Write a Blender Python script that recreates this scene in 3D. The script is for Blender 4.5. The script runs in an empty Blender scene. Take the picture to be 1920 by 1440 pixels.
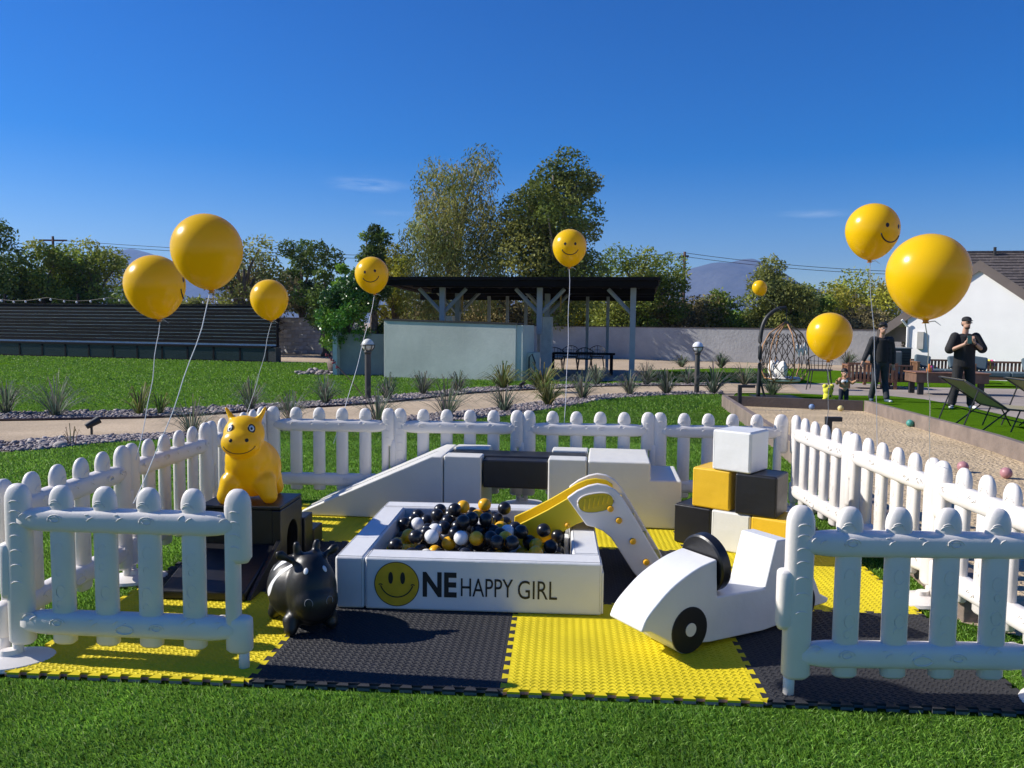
import bpy, bmesh, math, random
import numpy as np
from mathutils import Vector, Matrix, Quaternion
R = math.radians
SC = bpy.context.scene
COL = SC.collection
random.seed(7)
RNG = np.random.default_rng(11)

# ---------------------------------------------------------------- camera
F, H, PITCH, ROLL = 1497.0, 1.404, R(4.3), R(0.6)      # focal length in pixels of the 1920 px wide photograph
_f = Vector((0, math.cos(PITCH), -math.sin(PITCH)))
_r0 = Vector((1, 0, 0)); _u0 = _r0.cross(_f)
_r = _r0 * math.cos(ROLL) + _u0 * math.sin(ROLL)
_u = -_r0 * math.sin(ROLL) + _u0 * math.cos(ROLL)
cam_d = bpy.data.cameras.new('camera'); cam = bpy.data.objects.new('camera', cam_d); COL.objects.link(cam)
cam_d.sensor_width = 36; cam_d.lens = F / 1920 * 36; cam_d.clip_start = .05; cam_d.clip_end = 20000
cam.matrix_world = Matrix(((_r.x, _u.x, -_f.x, 0), (_r.y, _u.y, -_f.y, 0), (_r.z, _u.z, -_f.z, H), (0, 0, 0, 1)))
SC.camera = cam
# ---------------------------------------------------------------- sky, sun, exposure
SUN_EL, SUN_AZ = R(33), R(7.5)                               # the sun stands to the left, a little behind the scene
to_sun = Vector((-math.cos(SUN_AZ) * math.cos(SUN_EL), math.sin(SUN_AZ) * math.cos(SUN_EL), math.sin(SUN_EL)))
w = bpy.data.worlds.new('World'); SC.world = w; w.use_nodes = True
nt = w.node_tree; nt.nodes.clear()
sky = nt.nodes.new('ShaderNodeTexSky'); sky.sky_type = 'NISHITA'; sky.sun_disc = False
sky.sun_elevation = SUN_EL; sky.sun_rotation = math.atan2(to_sun.x, to_sun.y)
sky.altitude = 200; sky.air_density = 1.0; sky.dust_density = 0.1; sky.ozone_density = 4.0
hs = nt.nodes.new('ShaderNodeHueSaturation'); hs.inputs['Saturation'].default_value = 1.56; hs.inputs['Hue'].default_value = .518; hs.inputs['Value'].default_value = 1.24
bg = nt.nodes.new('ShaderNodeBackground'); bg.inputs['Strength'].default_value = 0.067
wo = nt.nodes.new('ShaderNodeOutputWorld')
# two thin cirrus wisps, a property of the sky itself
L = nt.links.new
tc = nt.nodes.new('ShaderNodeTexCoord'); mp = nt.nodes.new('ShaderNodeMapping'); mp.inputs['Scale'].default_value = (9, 9, 60); mp.inputs['Rotation'].default_value = (0, R(5), 0)
nz = nt.nodes.new('ShaderNodeTexNoise'); nz.inputs['Scale'].default_value = 2.2; nz.inputs['Detail'].default_value = 7; nz.inputs['Roughness'].default_value = .6
L(tc.outputs['Generated'], mp.inputs[0]); L(mp.outputs[0], nz.inputs[0])
def nd(kind, op=None, *vals):
    q = nt.nodes.new(kind)
    if op: q.operation = op
    for k_, v_ in vals: q.inputs[k_].default_value = v_
    return q
tot = None
for wx, wy, sx_, sz2, amp in ((690, 346, .062, .0125, .34), (1525, 401, .065, .0065, .26), (740, 400, .05, .005, .10)):
    dv = (_f + _r * ((wx - 960) / F) - _u * ((wy - 720) / F)).normalized()
    sb_ = nd('ShaderNodeVectorMath', 'SUBTRACT', (1, dv)); L(tc.outputs['Generated'], sb_.inputs[0])
    sc_ = nd('ShaderNodeVectorMath', 'MULTIPLY', (1, (1 / sx_, 1 / sx_, 1 / sz2))); L(sb_.outputs[0], sc_.inputs[0])
    ln_ = nd('ShaderNodeVectorMath', 'LENGTH'); L(sc_.outputs[0], ln_.inputs[0])
    mr_ = nd('ShaderNodeMapRange', None, (1, 1.0), (2, 0.0), (3, 0.0), (4, amp)); mr_.interpolation_type = 'SMOOTHSTEP'; L(ln_.outputs['Value'], mr_.inputs[0])
    if tot is None: tot = mr_.outputs[0]
    else: ad = nd('ShaderNodeMath', 'ADD'); L(tot, ad.inputs[0]); L(mr_.outputs[0], ad.inputs[1]); tot = ad.outputs[0]
n2 = nd('ShaderNodeMapRange', None, (1, .36), (2, .66), (3, 0.), (4, 1.)); L(nz.outputs[0], n2.inputs[0])
ml = nd('ShaderNodeMath', 'MULTIPLY'); L(tot, ml.inputs[0]); L(n2.outputs[0], ml.inputs[1])
mx = nt.nodes.new('ShaderNodeMixRGB'); mx.inputs[2].default_value = (9, 10.5, 12, 1)
L(sky.outputs[0], hs.inputs['Color']); L(ml.outputs[0], mx.inputs[0]); L(hs.outputs[0], mx.inputs[1]); L(mx.outputs[0], bg.inputs[0]); L(bg.outputs[0], wo.inputs[0])
sd = bpy.data.lights.new('sun', 'SUN'); sd.energy = 4.8; sd.angle = R(.53); sd.color = (1, .95, .87)
sun = bpy.data.objects.new('sun', sd); COL.objects.link(sun); sun.rotation_euler = to_sun.to_track_quat('Z', 'Y').to_euler(); sun.location = (-6, 2, 12)
SC.view_settings.view_transform = 'Standard'; SC.view_settings.look = 'None'; SC.view_settings.exposure = 0.56; SC.view_settings.gamma = 1
SC.cycles.use_denoising = True
SC.cycles.max_bounces = 8; SC.cycles.transparent_max_bounces = 16

# ---------------------------------------------------------------- pixel helpers
SL0, SL1, SLK = 9.0, 25.0, 0.02                            # the yard falls away gently beyond the play area
def T(y): return -SLK * min(max(y - SL0, 0), SL1 - SL0)
def ray(x, y): return _f + _r * ((x - 960) / F) - _u * ((y - 720) / F)
def at(x, y, Y):
    d = ray(x, y); return Vector((0, 0, H)) + d * (Y / d.y)
def gp(x, y, z=0.0):
    d = ray(x, y); o = Vector((0, 0, H))
    if d.z > -1e-4: return o + d * (3000 / d.y)
    t = (z - H) / d.z
    if t * d.y > SL0:
        k = d.z + SLK * d.y
        t2 = (z + SLK * SL0 - H) / k if k < -1e-6 else 1e9
        t = t2 if t2 * d.y <= SL1 else (z - SLK * (SL1 - SL0) - H) / d.z
    return o + d * t

# ---------------------------------------------------------------- materials
MATS = {}
def mat(name, col, rough=.5, var=.12, vscale=6., bump=0., bscale=40., spec=.5, coat=0., transl=0., tint=False, obj=False, sheen=0.):
    if name in MATS: return MATS[name]
    m = bpy.data.materials.new(name); MATS[name] = m; m.use_nodes = True
    t = m.node_tree; n = t.nodes; l = t.links.new
    b = n['Principled BSDF']; b.inputs['Roughness'].default_value = rough; b.inputs['Specular IOR Level'].default_value = spec
    b.inputs['Coat Weight'].default_value = coat; b.inputs['Sheen Weight'].default_value = sheen
    co = n.new('ShaderNodeTexCoord')
    nz = n.new('ShaderNodeTexNoise'); nz.inputs['Scale'].default_value = vscale; nz.inputs['Detail'].default_value = 5
    l(co.outputs['Object'], nz.inputs['Vector'])
    mr = n.new('ShaderNodeMapRange'); mr.inputs[1].default_value = .3; mr.inputs[2].default_value = .7; mr.inputs[3].default_value = 1 - var; mr.inputs[4].default_value = 1 + var
    l(nz.outputs[0], mr.inputs[0])
    mu = n.new('ShaderNodeMixRGB'); mu.blend_type = 'MULTIPLY'; mu.inputs[0].default_value = 1; mu.inputs[1].default_value = (*col, 1)
    l(mr.outputs[0], mu.inputs[2]); out = mu.outputs[0]
    if tint:
        at_ = n.new('ShaderNodeAttribute'); at_.attribute_name = 'tint'
        m2 = n.new('ShaderNodeMixRGB'); m2.blend_type = 'MULTIPLY'; m2.inputs[0].default_value = 1
        l(out, m2.inputs[1]); l(at_.outputs['Color'], m2.inputs[2]); out = m2.outputs[0]
    if obj:
        oi = n.new('ShaderNodeObjectInfo'); m3 = n.new('ShaderNodeMapRange'); m3.inputs[3].default_value = .8; m3.inputs[4].default_value = 1.2
        l(oi.outputs['Random'], m3.inputs[0]); m4 = n.new('ShaderNodeMixRGB'); m4.blend_type = 'MULTIPLY'; m4.inputs[0].default_value = 1
        l(out, m4.inputs[1]); l(m3.outputs[0], m4.inputs[2]); out = m4.outputs[0]
    l(out, b.inputs['Base Color'])
    if bump:
        bn = n.new('ShaderNodeTexNoise'); bn.inputs['Scale'].default_value = bscale; bn.inputs['Detail'].default_value = 6
        l(co.outputs['Object'], bn.inputs['Vector'])
        bp = n.new('ShaderNodeBump'); bp.inputs['Strength'].default_value = bump; bp.inputs['Distance'].default_value = .02
        l(bn.outputs[0], bp.inputs['Height']); l(bp.outputs[0], b.inputs['Normal'])
    if transl:
        tr = n.new('ShaderNodeBsdfTranslucent'); l(out, tr.inputs[0]); mm = n.new('ShaderNodeMixShader'); mm.inputs[0].default_value = transl
        l(b.outputs[0], mm.inputs[1]); l(tr.outputs[0], mm.inputs[2]); l(mm.outputs[0], n['Material Output'].inputs[0])
    return m

# ---------------------------------------------------------------- objects
def link(o, parent=None):
    COL.objects.link(o)
    if parent is not None: o.parent = parent
    return o
def thing(name, label, cat, loc=(0, 0, 0), rz=0., group=None):
    o = bpy.data.objects.new(name, None); COL.objects.link(o); o.empty_display_size = .1
    o.location = loc; o.rotation_euler = (0, 0, rz); return tag(o, label, cat, group)
def tag(o, label, cat, group=None, kind=None):
    if label: o['label'] = label
    if cat: o['category'] = cat
    if group: o['group'] = group
    if kind: o['kind'] = kind
    return o
def structure(o): o['kind'] = 'structure'; return o
def copy_tree(src, loc=None, rz=None, label=None, group=None):
    c = src.copy(); COL.objects.link(c)
    if loc is not None: c.location = loc
    if rz is not None: c.rotation_euler = (0, 0, rz)
    if label: c['label'] = label
    if group: c['group'] = group
    def rec(a, b):
        for ch in a.children:
            d = ch.copy(); COL.objects.link(d); d.parent = b; rec(ch, d)
    rec(src, c); return c

class MB:
    """collects vertices and faces of ONE mesh"""
    def __init__(s): s.v = []; s.f = []
    def add(s, vs, fs, M=None):
        k = len(s.v); s.v += [tuple(M @ Vector(p)) if M is not None else tuple(p) for p in vs]
        s.f += [tuple(i + k for i in f) for f in fs]; return s
    def box(s, x0, x1, y0, y1, z0, z1, M=None):
        return s.add([(x0, y0, z0), (x1, y0, z0), (x1, y1, z0), (x0, y1, z0), (x0, y0, z1), (x1, y0, z1), (x1, y1, z1), (x0, y1, z1)],
                     [(0, 3, 2, 1), (4, 5, 6, 7), (0, 1, 5, 4), (1, 2, 6, 5), (2, 3, 7, 6), (3, 0, 4, 7)], M)
    def loft(s, rings, closed=True, caps=True, M=None):
        n = len(rings[0]); vs = [p for r in rings for p in r]; fs = []
        for i in range(len(rings) - 1):
            for j in range(n if closed else n - 1):
                k = (j + 1) % n; fs.append((i * n + j, i * n + k, (i + 1) * n + k, (i + 1) * n + j))
        if caps: fs.append(tuple(range(n - 1, -1, -1))); b = (len(rings) - 1) * n; fs.append(tuple(b + j for j in range(n)))
        return s.add(vs, fs, M)
    def prism(s, prof, y0, y1, M=None):              # a profile in x,z extruded along y (profile counter-clockwise seen from -y)
        return s.loft([[(x, y1, z) for x, z in prof], [(x, y0, z) for x, z in prof]], M=M)
    def tube(s, pts, r, n=8, M=None, caps=True):
        pts = [Vector(p) for p in pts]; rs = r if isinstance(r, (list, tuple)) else [r] * len(pts); rings = []
        up = Vector((0, 0, 1))
        for i, p in enumerate(pts):
            t = (pts[min(i + 1, len(pts) - 1)] - pts[max(i - 1, 0)]).normalized()
            a = t.cross(up)
            if a.length < 1e-3: a = t.cross(Vector((0, 1, 0)))
            a.normalize(); b = a.cross(t).normalized()
            rings.append([p + (a * math.cos(2 * math.pi * k / n) + b * math.sin(2 * math.pi * k / n)) * rs[i] for k in range(n)])
        rings = [[tuple(q) for q in rg] for rg in rings]
        return s.loft(rings, caps=caps, M=M)
    def lathe(s, prof, n=20, M=None):                # profile (r,z) from bottom to top
        rings = [[(max(r, 1e-4) * math.cos(2 * math.pi * k / n), max(r, 1e-4) * math.sin(2 * math.pi * k / n), z) for k in range(n)] for r, z in prof]
        return s.loft(rings, M=M)
    def ball(s, c, r, n=14, m=9, M=None, rot=None):  # ellipsoid
        r = r if isinstance(r, (tuple, list)) else (r, r, r); rings = []
        for i in range(m + 1):
            ph = -math.pi / 2 + math.pi * i / m; cr = max(math.cos(ph), 1e-3); ring = []
            for k in range(n):
                q = Vector((r[0] * cr * math.cos(2 * math.pi * k / n), r[1] * cr * math.sin(2 * math.pi * k / n), r[2] * math.sin(ph)))
                if rot is not None: q = rot @ q
                ring.append(tuple(q + Vector(c)))
            rings.append(ring)
        return s.loft(rings, M=M)
    def cap(s, p0, p1, r0, r1=None, n=12):           # tapered capsule
        r1 = r0 if r1 is None else r1; p0 = Vector(p0); p1 = Vector(p1)
        s.ball(p0, r0, n, 8); s.ball(p1, r1, n, 8); return s.tube([p0, p1], [r0, r1], n)
    def build(s, name, m, parent=None, smooth=False, bevel=0., seg=2, auto=None, M=None):
        me = bpy.data.meshes.new(name); me.from_pydata(s.v, [], s.f); me.update()
        if M is not None: me.transform(M)
        bm = bmesh.new(); bm.from_mesh(me); bmesh.ops.recalc_face_normals(bm, faces=bm.faces); bm.to_mesh(me); bm.free()
        return finish(me, name, m, parent, smooth, bevel, seg, auto)
def finish(me, name, m, parent=None, smooth=False, bevel=0., seg=2, auto=None):
    if m is not None: me.materials.append(m)
    if smooth or bevel: me.polygons.foreach_set('use_smooth', [True] * len(me.polygons))
    if auto: me.set_sharp_from_angle(angle=R(auto))
    o = link(bpy.data.objects.new(name, me), parent)
    if bevel:
        b = o.modifiers.new('bevel', 'BEVEL'); b.width = bevel; b.segments = seg; b.limit_method = 'ANGLE'; b.angle_limit = R(35); b.harden_normals = True
    return o
def np_mesh(name, V, Fc, m, parent=None, tint=None, smooth=False):
    """numpy vertices (n,3) and faces (k,3|4) into one mesh object"""
    me = bpy.data.meshes.new(name); k = Fc.shape[1]
    me.vertices.add(len(V)); me.vertices.foreach_set('co', V.astype(np.float32).ravel())
    me.loops.add(Fc.size); me.loops.foreach_set('vertex_index', Fc.astype(np.int32).ravel())
    me.polygons.add(len(Fc)); me.polygons.foreach_set('loop_start', np.arange(0, Fc.size, k, dtype=np.int32))
    try: me.polygons.foreach_set('loop_total', np.full(len(Fc), k, dtype=np.int32))
    except Exception: pass
    if smooth: me.polygons.foreach_set('use_smooth', np.ones(len(Fc), dtype=bool))
    me.update(calc_edges=True)
    if tint is not None:
        a = me.color_attributes.new('tint', 'FLOAT_COLOR', 'POINT'); a.data.foreach_set('color', np.c_[tint, np.ones(len(tint))].astype(np.float32).ravel())
    me.materials.append(m); return link(bpy.data.objects.new(name, me), parent)
def blob(mb, name, m, parent, voxel=.012, smooth=6, M=None):
    """overlapping closed shapes fused into one continuous skin"""
    o = mb.build(name, m, parent, True, M=M)
    r = o.modifiers.new('fuse', 'REMESH'); r.mode = 'VOXEL'; r.voxel_size = voxel; r.use_smooth_shade = True
    s = o.modifiers.new('relax', 'SMOOTH'); s.factor = .5; s.iterations = smooth
    return o
def RZ(a, loc=(0, 0, 0)): return Matrix.Translation(loc) @ Matrix.Rotation(a, 4, 'Z')
def poly_sheet(name, pts, z, m, parent=None):
    """flat sheet on the (gently falling) ground from a list of x,y"""
    bm = bmesh.new(); vs = [bm.verts.new((p[0], p[1], 0)) for p in pts]; f = bm.faces.new(vs)
    bmesh.ops.triangulate(bm, faces=[f])
    for yy in (SL0, 12, 15, 18, 21, SL1):
        bmesh.ops.bisect_plane(bm, geom=bm.verts[:] + bm.edges[:] + bm.faces[:], plane_co=(0, yy, 0), plane_no=(0, 1, 0))
    for v in bm.verts: v.co.z = T(v.co.y) + z
    bmesh.ops.recalc_face_normals(bm, faces=bm.faces)
    me = bpy.data.meshes.new(name); bm.to_mesh(me); bm.free()
    if sum(p.normal.z for p in me.polygons) < 0: me.flip_normals()
    return finish(me, name, m, parent)
# ================================================================ THE SETTING
def ground_mat(name, c1, c2, scale, bump=.5, bscale=60., rough=.95, c3=None, dist=.02, big=.35, spec=.2):
    m = bpy.data.materials.new(name); m.use_nodes = True; t = m.node_tree; n = t.nodes; l = t.links.new
    b = n['Principled BSDF']; b.inputs['Roughness'].default_value = rough; b.inputs['Specular IOR Level'].default_value = spec
    co = n.new('ShaderNodeTexCoord')
    a = n.new('ShaderNodeTexNoise'); a.inputs['Scale'].default_value = scale; a.inputs['Detail'].default_value = 8; a.inputs['Roughness'].default_value = .7
    g = n.new('ShaderNodeTexNoise'); g.inputs['Scale'].default_value = big; g.inputs['Detail'].default_value = 3
    l(co.outputs['Object'], a.inputs[0]); l(co.outputs['Object'], g.inputs[0])
    ra = n.new('ShaderNodeValToRGB'); ra.color_ramp.elements[0].position = .32; ra.color_ramp.elements[1].position = .7
    ra.color_ramp.elements[0].color = (*c1, 1); ra.color_ramp.elements[1].color = (*c2, 1); l(a.outputs[0], ra.inputs[0])
    mr = n.new('ShaderNodeMapRange'); mr.inputs[1].default_value = .3; mr.inputs[2].default_value = .7; mr.inputs[3].default_value = .82; mr.inputs[4].default_value = 1.15
    l(g.outputs[0], mr.inputs[0]); mu = n.new('ShaderNodeMixRGB'); mu.blend_type = 'MULTIPLY'; mu.inputs[0].default_value = 1
    l(ra.outputs[0], mu.inputs[1]); l(mr.outputs[0], mu.inputs[2]); l(mu.outputs[0], b.inputs['Base Color'])
    bn = n.new('ShaderNodeTexNoise'); bn.inputs['Scale'].default_value = bscale; bn.inputs['Detail'].default_value = 8; l(co.outputs['Object'], bn.inputs[0])
    bp = n.new('ShaderNodeBump'); bp.inputs['Strength'].default_value = bump; bp.inputs['Distance'].default_value = dist
    l(bn.outputs[0], bp.inputs['Height']); l(bp.outputs[0], b.inputs['Normal']); MATS[name] = m; return m
M_dirt = ground_mat('dirt', (.36, .27, .18), (.55, .44, .31), 14, .5, 70)
M_dg = ground_mat('decomposed_granite', (.40, .30, .19), (.62, .49, .34), 30, .6, 90, big=.8)
M_sand = ground_mat('bocce_sand', (.44, .33, .19), (.68, .53, .35), 22, .9, 26, dist=.05, big=1.2)
M_turf = ground_mat('turf', (.050, .115, .008), (.085, .19, .014), 55, 1., 240, .9, dist=.03, big=.5, spec=.02)
M_turf_far = ground_mat('turf_far', (.066, .150, .007), (.105, .215, .011), 26, .8, 120, .95, dist=.03, big=.25, spec=.0)
M_gravelbed = ground_mat('gravel_bed', (.14, .11, .09), (.30, .24, .20), 40, 1., 60)
M_conc = ground_mat('concrete', (.30, .25, .21), (.40, .34, .29), 9, .2, 120, .85)
M_floor = ground_mat('pavers', (.20, .20, .20), (.30, .30, .30), 6, .2, 90, .8)

# one ground sheet to the horizon
g = MB(); ys = [-400, SL0, 12, 15, 18, 21, SL1, 60, 400, 9000]
for i, y in enumerate(ys): g.v += [(-9000, y, T(y) - .004), (9000, y, T(y) - .004)]
for i in range(len(ys) - 1): g.f.append((2 * i, 2 * i + 1, 2 * i + 3, 2 * i + 2))
structure(g.build('ground', M_dirt))

E1 = [(-500, 880), (0, 849), (100, 842), (200, 831), (330, 824), (450, 815), (600, 806), (764, 796), (892, 786), (954, 780), (1002, 772), (1077, 760), (1147, 748), (1252, 741.5), (1354, 739.5)]
E2 = [(-500, 845), (0, 828), (133, 820), (213, 817), (333, 812), (500, 802), (640, 791), (764, 781), (812, 776), (892, 769), (950, 762), (1000, 755), (1064, 746.5), (1127, 741), (1195, 737), (1272, 734.5), (1354, 733)]
E3 = [(-500, 795), (0, 790), (167, 787), (300, 784), (400, 778), (520, 769), (640, 762), (734, 755), (789, 749), (858, 741), (927, 735), (995, 732), (1043, 729.5), (1106, 726), (1195, 724.6), (1272, 724.4), (1354, 724)]
E4 = [(-500, 775), (0, 773), (200, 771), (333, 766), (500, 758), (560, 755), (652, 748), (743, 741), (789, 737), (858, 730), (927, 725), (1043, 721), (1168, 719), (1272, 718.6), (1354, 718)]
def G(pts): return [gp(x, y).xy for x, y in pts]
def smooth_line(pts, n=6):
    P = [Vector(p) for p in pts]; out = []
    for i in range(len(P) - 1):
        a, b, c, d = P[max(i - 1, 0)], P[i], P[i + 1], P[min(i + 2, len(P) - 1)]
        for k in range(n):
            t = k / n; out.append(.5 * (2 * b + (c - a) * t + (2 * a - 5 * b + 4 * c - d) * t * t + (3 * b - a - 3 * c + d) * t ** 3))
    return out + [P[-1]]
S1, S2, S3, S4 = [smooth_line(G(e)) for e in (E1, E2, E3, E4)]
# bocce court frame (ground coordinates)
BC = gp(1358, 741, .22).xy; BD = gp(1625, 751, .22).xy
bdir = Vector((-.157, -.9876))                              # along the court toward the camera
BLn = BC + bdir * 11.5; BRn = BD + bdir * 10.5
LAWN = S1 + [Vector(p) for p in ((BC.x - .06, BC.y - .1), (BLn.x - .06, BLn.y), (4, 2), (7, 2), (7, -3), (-9, -3), (-12, 6))]
structure(poly_sheet('lawn', LAWN, .0, M_turf))
structure(poly_sheet('gravel_border', S2 + S1[::-1], .002, M_gravelbed))
path_end = G([(1504, 737), (1500, 723)])
structure(poly_sheet('path', S3 + path_end[::-1][:1] + path_end[:1] + S2[::-1], .004, M_dg))
structure(poly_sheet('gravel_border', S4 + S3[::-1], .002, M_gravelbed))
FARLAWN = S4[::-1] + G([(-500, 655), (0, 666.5), (517, 679.5), (617, 681), (625, 700), (720, 700), (1018, 705), (1022, 715), (1205, 714.5)]) + G([(1354, 713)])
structure(poly_sheet('lawn', FARLAWN, .003, M_turf_far))
structure(poly_sheet('lawn', G([(1205, 715), (1215, 694), (1360, 690.5), (1500, 691), (1660, 700), (1660, 721), (1600, 718), (1479, 720), (1440, 719), (1354, 717)]), .004, M_turf_far))
structure(poly_sheet('patio', G([(1479, 720), (1600, 718), (1660, 722), (1700, 726), (1920, 730), (2300, 738), (2300, 880), (1920, 787), (1829, 767), (1733, 749), (1665, 742.5), (1600, 742), (1563, 741.5), (1504, 738.5)]), .008, M_conc))
rl = [BC + Vector((.05, .12)), BD + Vector((.05, .12))] + [BD + Vector((.06, .05)), BRn + Vector((.06, 0))] + G([(2300, 905), (2300, 880), (1920, 787), (1829, 767), (1733, 749), (1665, 742.5), (1600, 742), (1563, 741.5), (1504, 738.5), (1440, 737), (1380, 737)])
structure(poly_sheet('lawn', rl, .005, M_turf_far))
structure(poly_sheet('lawn', G([(1660, 700), (1920, 707), (2300, 712), (2300, 737), (1920, 730), (1700, 726), (1660, 721)]), .004, M_turf_far))
structure(poly_sheet('bocce_sand', [BC, BD, BRn, BLn], .03, M_sand))
structure(poly_sheet('pergola_floor', G([(1012, 696), (1212, 696), (1204, 714.5), (1022, 715), (1010, 712)]), .012, M_floor))

# bocce court boards: three timber boards
M_board = mat('weathered_board', (.20, .155, .125), .7, .25, 4, .3, 30)
M_board2 = mat('dark_board', (.07, .052, .045), .7, .25, 4, .3, 30)
def board(a, b, t, z0, z1, name, m, parent):
    a = Vector((a.x, a.y)); b = Vector((b.x, b.y)); d = (b - a).normalized(); n = Vector((-d.y, d.x)) * t / 2; k = 6; mb = MB(); rings = []
    for i in range(k + 1):
        p = a.lerp(b, i / k); zz = T(p.y); q, r = p - n, p + n
        rings.append([(q.x, q.y, zz + z0), (r.x, r.y, zz + z0), (r.x, r.y, zz + z1), (q.x, q.y, zz + z1)])
    mb.loft(rings); return mb.build(name, m, parent, bevel=.006)
court = thing('bocce_court_frame', 'low timber board frame around the sandy bocce court', 'court frame', (0, 0, 0))
board(BC - bdir * .0, BLn, .09, -.02, .22, 'side_board', M_board, court)
board(BD, BRn, .09, -.02, .22, 'side_board', M_board, court)
board(BC + (BD - BC).normalized() * .05, BD - (BD - BC).normalized() * .05, .07, -.02, .215, 'end_board', M_board2, court)

# stones of the two gravel borders, too many and too small to count
def ico():
    p = (1 + 5 ** .5) / 2
    V = np.array([(-1, p, 0), (1, p, 0), (-1, -p, 0), (1, -p, 0), (0, -1, p), (0, 1, p), (0, -1, -p), (0, 1, -p), (p, 0, -1), (p, 0, 1), (-p, 0, -1), (-p, 0, 1)], float)
    Fc = np.array([(0, 11, 5), (0, 5, 1), (0, 1, 7), (0, 7, 10), (0, 10, 11), (1, 5, 9), (5, 11, 4), (11, 10, 2), (10, 7, 6), (7, 1, 8), (3, 9, 4), (3, 4, 2), (3, 2, 6), (3, 6, 8), (3, 8, 9), (4, 9, 5), (2, 4, 11), (6, 2, 10), (8, 6, 7), (9, 8, 1)])
    return V / np.linalg.norm(V[0]), Fc
def stones(name, P, size, m, label):
    V, Fc = ico(); n = len(P); J = 1 + RNG.uniform(-.22, .22, (n, 12, 1))
    sc = size * RNG.lognormal(0, .35, (n, 1, 1)) * RNG.uniform(.6, 1.25, (n, 1, 3)) * np.array([1, 1, .62]); a = RNG.uniform(0, 6.28, n)
    X = V[None] * J * sc; c, s = np.cos(a)[:, None], np.sin(a)[:, None]
    X = np.stack([X[..., 0] * c - X[..., 1] * s, X[..., 0] * s + X[..., 1] * c, X[..., 2]], -1) + P[:, None, :]
    base = np.array([(.27, .235, .235), (.20, .165, .17), (.36, .32, .29), (.25, .20, .185), (.14, .125, .13), (.31, .25, .22)])[RNG.integers(0, 6, n)] * RNG.uniform(.75, 1.2, (n, 1))
    return tag(np_mesh(name, X.reshape(-1, 3), (Fc[None] + 12 * np.arange(n)[:, None, None]).reshape(-1, 3), m, tint=np.repeat(base, 12, 0)), label, 'gravel', kind='stuff')
M_stone = mat('river_stone', (1, 1, 1), .75, .15, 25, .2, 60, tint=True)
def band(A, B, n):
    A = np.array([tuple(p) for p in A]); B = np.array([tuple(p) for p in B]); out = []
    def samp(L_, t): 
        k = np.clip((t * (len(L_) - 1)).astype(int), 0, len(L_) - 2); fr = t * (len(L_) - 1) - k; return L_[k] * (1 - fr)[:, None] + L_[k + 1] * fr[:, None]
    t = RNG.uniform(.03, 1, n * 3); v = RNG.uniform(.02, .98, n * 3)[:, None]
    P = samp(A, t) * (1 - v) + samp(B, t) * v
    k = RNG.uniform(0, 1, len(P)) < .45; P = P[k][:n]
    return np.c_[P, [T(y) + .012 for y in P[:, 1]]]
stones('gravel', band(S2, S1, 9000), .023, M_stone, 'loose grey and mauve river stones bordering the near side of path')
stones('gravel', band(S4, S3, 8000), .026, M_stone, 'loose grey and mauve river stones bordering the far side of path')
pile = gp(600, 701); stones('gravel', np.c_[RNG.normal(pile.x, .35, 120), RNG.normal(pile.y, .25, 120), T(pile.y) + np.abs(RNG.normal(.03, .03, 120))], .09, M_stone, 'small heap of pale rocks by the leafy bush')
# dark edging strip between the path and the far stones
ed = MB(); q = [Vector((p.x, p.y, T(p.y) + .02)) for p in S3]; ed.tube(q, .02, 5); tag(ed.build('path_edging', mat('edging', (.07, .035, .025), .8)), 'dark steel edging strip along the far side of path', 'edging')

# turf blades: near rows dense, farther rows sparser
def pip(P, poly):
    x, y = P[:, 0], P[:, 1]; c = np.zeros(len(P), bool); k = len(poly)
    for i in range(k):
        x1, y1 = poly[i]; x2, y2 = poly[(i + 1) % k]
        if y1 == y2: continue
        c ^= ((y1 > y) != (y2 > y)) & (x < (x2 - x1) * (y - y1) / (y2 - y1) + x1)
    return c
MAT_O = Vector((-1.985, 3.047)); MAT_R = -.062; TS = .983
MU = Vector((math.cos(MAT_R), math.sin(MAT_R))); MV = Vector((-MU.y, MU.x))
def mp_(u, v): p = MAT_O + MU * u + MV * v; return p
matpoly = [tuple(mp_(u, v)) for u, v in ((0, 0), (4 * TS, 0), (4 * TS, 3 * TS), (0, 3 * TS))]
bladepoly = [tuple(mp_(u, v)) for u, v in ((-.035, -.036), (4 * TS + .035, -.036), (4 * TS + .035, 3 * TS + .03), (-.035, 3 * TS + .03))]
lawnpoly = [tuple(p) for p in LAWN]; farpoly = [tuple(p) for p in FARLAWN]
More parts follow.
